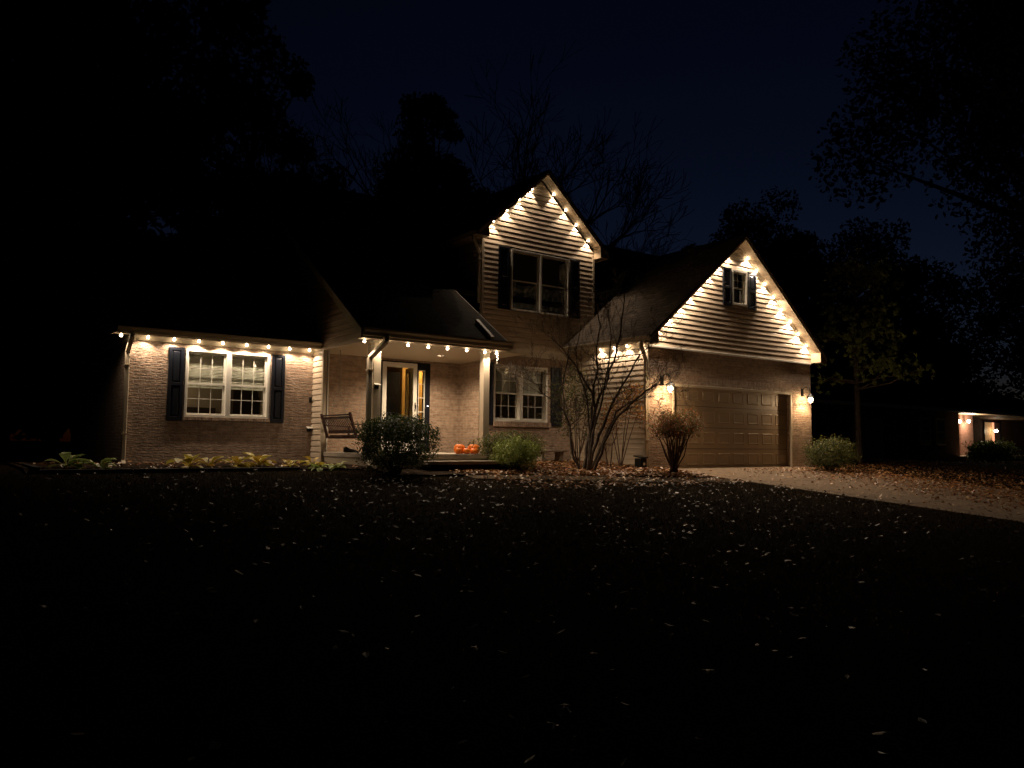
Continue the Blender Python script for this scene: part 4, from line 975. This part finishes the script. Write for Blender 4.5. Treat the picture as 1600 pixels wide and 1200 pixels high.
leafy_tree('leafy_tree', 'huge dark tree filling the upper left corner of the view', (1.5, 14.5), 24, 7.0, 30000, .20, 47, base=.08)
leafy_tree('leafy_tree', 'dark tree left of the house at the left edge', (-1.6, 11.5), 18, 4.4, 14000, .20, 48, base=.05)
leafy_tree('leafy_tree', 'dark tree standing behind the left wing roof', (8.5, 20.0), 20, 4.0, 14000, .20, 52, base=.08)
leafy_tree('leafy_tree', 'huge dark tree filling the upper right corner of the view', (31.5, -6.0), 25, 7.8, 48000, .14, 49, base=.24)
leafy_tree('leafy_tree', 'dark tree behind the neighbour\'s roof, above the lit porch', (66, 22), 17, 7, 14000, .26, 55, base=.0)
leafy_tree('leafy_tree', 'dark tree at the right edge beyond the neighbour\'s house', (82, 8), 20, 8, 14000, .28, 56, base=.0)
for i_, (x_, y_, h_, r_) in enumerate(((57, 25, 21, 6.5), (69, 21, 24, 7.5), (84, 14, 26, 8.5), (-1.5, 26, 18, 6.5), (-.2, 11, 6.5, 2.8), (67, 18, 11, 6))):
    leafy_tree('leafy_tree', ['dark tall tree behind the neighbour\'s roof, left of the lit porch', 'dark tall tree behind the neighbour\'s lit porch', 'tallest dark tree at the far right behind the neighbour\'s house', 'dark tree far behind the left corner of the house', 'low dark tree just behind the left corner of the house', 'low dark tree right behind the neighbour\'s porch roof'][i_], (x_, y_), h_, r_, 14000, .26, 60+i_, base=.0)
# pine with tufts of long needles beside the garage
random.seed(50)
t = thing('pine_tree', 'pine with clumps of long green needles right of the garage', 'tree', (21.0, -3.1, ground_z(21, -3.1)-.1), 0)
tr = MB(); b = MB(); tr.tube([(0, 0, 0), (.1, .1, 4), (0, 0, 7)], [.10, .08, .03], 8)
for i in range(34):
    z = random.uniform(2.5, 6.6); a = random.random()*6.28; L = random.uniform(1.0, 2.4)*(1.2-z/9)
    e = Vector((math.cos(a)*L, math.sin(a)*L, z+random.uniform(-.3, .5))); tr.tube([(0, 0, z-.3), (e.x*.5, e.y*.5, z-.15), e], [.04, .025, .008], 5)
    for k in range(22):
        c = Vector((0, 0, z-.2)).lerp(e, random.uniform(.45, 1.05))+Vector((random.gauss(0, .22), random.gauss(0, .22), random.gauss(0, .18)))
        ax = Vector((random.gauss(0, 1), random.gauss(0, 1), random.gauss(0, .6)+.5)).normalized()
        for q in range(16):
            d = (ax+Vector((random.gauss(0, .5), random.gauss(0, .5), random.gauss(0, .5)))).normalized()*random.uniform(.12, .2); s_ = d.cross(Vector((.3, .5, .8))).normalized()*.017
            n0 = len(b.v); b.v += [tuple(c-s_), tuple(c+s_), tuple(c+d)]; b.f.append((n0, n0+1, n0+2))
tr.build('trunk', M['bark'], t); b.build('crown', MT['pine'], t)

# ------------------------------------------------------------------ ground cover
def scatter(name, cat_label, regions, m, seed, stuff=True):
    """fallen leaves: (x0, x1, y0, y1, count, size, keep(x, y))"""
    random.seed(seed); b = MB()
    for x0, x1, y0, y1, n, size, keep in regions:
        for i in range(n):
            x = random.uniform(x0, x1); y = random.uniform(y0, y1)
            if keep and not keep(x, y): continue
            s = size*random.uniform(.5, 1.3); z = lawn_z(x, y)+random.uniform(.02, .055)
            a = random.random()*6.28; tl = Vector((math.cos(a), math.sin(a), random.gauss(0, .28))).normalized(); nrm = Vector((random.gauss(0, .32), random.gauss(0, .32), 1)).normalized()
            sd_ = nrm.cross(tl).normalized(); nn = tl.cross(sd_); c = Vector((x, y, z)); n0 = len(b.v); w = s*random.uniform(.35, .65); cu_ = s*random.uniform(-.15, .4)
            b.v += [tuple(c-tl*s), tuple(c-tl*s*.2+sd_*w+nn*cu_), tuple(c+tl*s*.45+sd_*w*.7+nn*cu_*.8), tuple(c+tl*s*1.05+nn*cu_*.5), tuple(c+tl*s*.45-sd_*w*.7+nn*cu_*.8), tuple(c-tl*s*.2-sd_*w+nn*cu_)]
            b.f += [(n0, n0+1, n0+2, n0+3), (n0, n0+3, n0+4, n0+5)]
    o = b.build(name, m); return tag(o, cat_label, 'leaves', kind='stuff')
pathy = lambda x: -4.3-(x-5.2)*.27
scatter('fallen_leaves', 'brown and tan fallen leaves covering the bed and driveway edge', [
    (5.2, 11.0, -5.4, -1.3, 6500, .05, lambda x, y: y > pathy(x)+.28 and not (x < 6.9 and y > -3.6)),
    (5.2, 11.0, -6.6, -3.9, 1100, .045, None),
    (-1.9, 3.7, -3.0, -.1, 420, .045, None),
    (11.2, 17.4, -17, -4.2, 15000, .042, lambda x, y: random.random() < .05+.95*max(0, min(1, (x-12.6+(-y-6)*.22)/3.2))**1.6),
    (17.0, 27.0, -14, 0, 14000, .036, None), (27.0, 40.0, -22, 2, 5000, .045, None)], MT['litter'], 61)
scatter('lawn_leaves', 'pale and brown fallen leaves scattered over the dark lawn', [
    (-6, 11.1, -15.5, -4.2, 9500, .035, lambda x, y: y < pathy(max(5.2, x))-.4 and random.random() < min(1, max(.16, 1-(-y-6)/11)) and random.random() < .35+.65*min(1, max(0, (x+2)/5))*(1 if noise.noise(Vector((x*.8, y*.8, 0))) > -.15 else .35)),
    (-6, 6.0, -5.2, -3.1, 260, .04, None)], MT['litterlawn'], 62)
random.seed(63); gr = MB()
for i in range(95000):
    x = random.uniform(-7, 11.1)+.12*random.random(); y = -3.1-12.6*random.random()**1.15
    if x > 5 and y > pathy(x)-.42: continue
    z = lawn_z(x, y)-.02; h = random.uniform(.03, .075); a = random.random()*6.28; w = .0045; lx, ly = random.gauss(0, .025), random.gauss(0, .025)
    n0 = len(gr.v); gr.v += [(x-w*math.cos(a), y-w*math.sin(a), z), (x+w*math.cos(a), y+w*math.sin(a), z), (x+lx, y+ly, z+h)]; gr.f.append((n0, n0+1, n0+2))
tag(gr.build('grass', MT['grass']), 'short dark grass of the front lawn', 'grass', kind='stuff')
# a few large maple leaves lying on the lawn
ML = mat('orange maple leaf', (.45, .13, .03), .55); MP = mat('pale curled leaf', (.22, .19, .16), .35)
def maple(x, y, s, m, label, rz):
    pts = []
    for k in range(20):
        a = 2*math.pi*k/20; r_ = s*(1.0 if k % 4 == 0 else .55 if k % 2 else .74)*(1.15 if k == 0 else 1); pts.append((r_*math.cos(a), r_*math.sin(a), .25*s*math.cos(a*2+1)+.12*s*random.random()))
    b = MB().add([(0, 0, .02)]+pts, [(0, k+1, (k+1) % 20+1) for k in range(20)]); b.tube([(-s*.5, 0, .01), (-s*1.5, .01, .0)], s*.03, 4)
    o = b.build('fallen_leaf', m); o.location = (x, y, lawn_z(x, y)+.055); o.rotation_euler = (R(-14), R(8), rz)
    tag(o, label, 'leaf', 'single large leaves on the lawn')
random.seed(64)
maple(.65, -9.45, .10, ML, 'larger orange maple leaf on the lawn, upper of the near pair', 1)
maple(.32, -9.80, .085, ML, 'orange maple leaf on the lawn, lower of the near pair', 2.4)
maple(3.08, -11.4, .085, ML, 'orange brown leaf alone on the right part of the lawn', .4)
maple(2.95, -11.05, .07, MP, 'pale curled leaf just beyond the lone orange one', 3.4)
maple(-.42, -13.95, .05, MP, 'pale leaf near the bottom edge, the right one', 1.4)
maple(-.62, -14.1, .05, MP, 'pale leaf near the bottom edge, the left one', 5.4)
maple(-.33, -13.0, .055, MP, 'pale bent leaf on the near lawn above the bottom pair', 2.0)

# ------------------------------------------------------------------ neighbour's house
NX, NY = 34.0, 6.0; gz = -.45
nb = thing('ranch_house', 'dark brick ranch house on the right with a lit porch', 'house', (NX, NY, gz))
def npart(mb, name, m, parent=None, **k):
    o = mb.build(name, m, parent or nb, **k)
    if parent is None: o.matrix_parent_inverse = Matrix.Translation((NX, NY, gz)).inverted()
    return o
npart(MB().box((31.5, 5.75, gz), (47.4, 15, 2.70)), 'wall', M['brick_red'])
npart(MB().box((48.0, 9.0, gz), (66, 15, 2.75)), 'wall', M['brick_red'])
npart(MB().box((49.25, 6.5, gz), (50.95, 6.9, 2.58)), 'porch_pillar', M['brick_red'])
npart(MB().prism([(30.8, 5.2, 2.62), (67, 5.2, 2.62), (67, 10.8, 4.6), (30.8, 10.8, 4.6)], (0, 0, .14)), 'roof', M['shingle'])
npart(MB().prism([(30.8, 10.802, 4.6), (67, 10.802, 4.6), (67, 16.2, 2.62), (30.8, 16.2, 2.62)], (0, 0, .14)), 'roof', M['shingle'])
npart(MB().box((30.8, 5.16, 2.60), (67, 5.198, 2.78)), 'gutter', M['white'])
npart(MB().box((47.41, 5.2, 2.58), (66, 8.99, 2.60)), 'porch_ceiling', M['tan'])
npart(MB().box((47.0, 5.2, gz-.1), (56, 8.98, -.02)), 'porch_floor', M['concrete'])
gd_ = MB().box((35.6, 5.70, gz), (38.6, 5.74, 2.0)); go = npart(gd_, 'garage_door', M['gdoor'])
pj = MB()
for j in range(4):
    for i in range(4): pj.box((35.7+i*.74, 5.68, gz+.12+j*.6), (36.3+i*.74, 5.699, gz+.52+j*.6))
npart(pj, 'raised_panels', M['gdoor'], go)
for x in (42.6, 44.4):
    wf = MB().box((x, 5.67, .6), (x+.1, 5.74, 2.2)).box((x+1.0, 5.67, .6), (x+1.1, 5.74, 2.2)).box((x+.1, 5.67, .6), (x+1.0, 5.74, .7)).box((x+.1, 5.67, 2.1), (x+1.0, 5.74, 2.2)).box((x+.1, 5.67, 1.36), (x+1.0, 5.74, 1.44))
    wo_ = npart(wf, 'window', M['trim']); npart(MB().box((x+.1, 5.70, .7), (x+1.0, 5.72, 2.1)), 'pane', M['black'], wo_)
npart(MB().box((47.6, 6.9, gz+.2), (49.24, 6.96, 2.1)), 'screen_door', M['white'])
MW = mat('curtained window light', (.5, .3, .15), .6, emit=(1, .55, .25), estr=.05); MWR = mat('bright curtain', (.8, .3, .15), .6, emit=(1, .38, .2), estr=.35)
wf = MB().box((58.3, 8.93, .35), (58.4, 8.99, 2.45)).box((60.9, 8.93, .35), (61.0, 8.99, 2.45)).box((58.4, 8.93, 2.35), (60.9, 8.99, 2.45)).box((58.4, 8.93, .35), (60.9, 8.99, .45)).box((59.95, 8.93, .45), (60.05, 8.99, 2.35))
wo_ = npart(wf, 'window', M['blackpaint']); npart(MB().box((58.4, 8.96, .45), (59.95, 8.975, 2.35)), 'pane', MW, wo_); npart(MB().box((59.62, 8.945, .45), (59.94, 8.958, 2.35)), 'curtain', MWR, wo_)
def porch_lamp(x, y, z, w, label, r_=.10):
    t = thing('porch_lamp', label, 'porch lamp', (x, y, z), group='lit lamps on the neighbour\'s porch')
    MB().lathe([(0, .16), (.05, .15), (.06, .12), (0, .12)], n=10).build('cap', M['black'], t)
    MB().lathe([(0, .119), (r_*.7, .08), (r_, .0), (r_*.7, -.08), (0, -.11)], n=12).build('globe', M['bulb'], t, smooth=True)
    lamp('porch_light', 'POINT', (0, -.25, -.1), w, t, (1, .78, .55), .08)
porch_lamp(48.72, 6.3, 2.12, 30, 'left lit globe lamp on the neighbour\'s porch'); porch_lamp(49.72, 6.2, 2.15, 60, 'right lit globe lamp on the neighbour\'s porch beside the brick pillar')
porch_lamp(59.4, 8.6, 1.72, 1.5, 'small glowing lamp at the neighbour\'s window right of the pillar', .13)
hd = shrub('hedge', 'low dark hedge in front of the neighbour\'s porch', 'hedge', (47.6, 4.0), 2.6, .7, 1.1, 5000, .10, MT['yew'], seed=71)
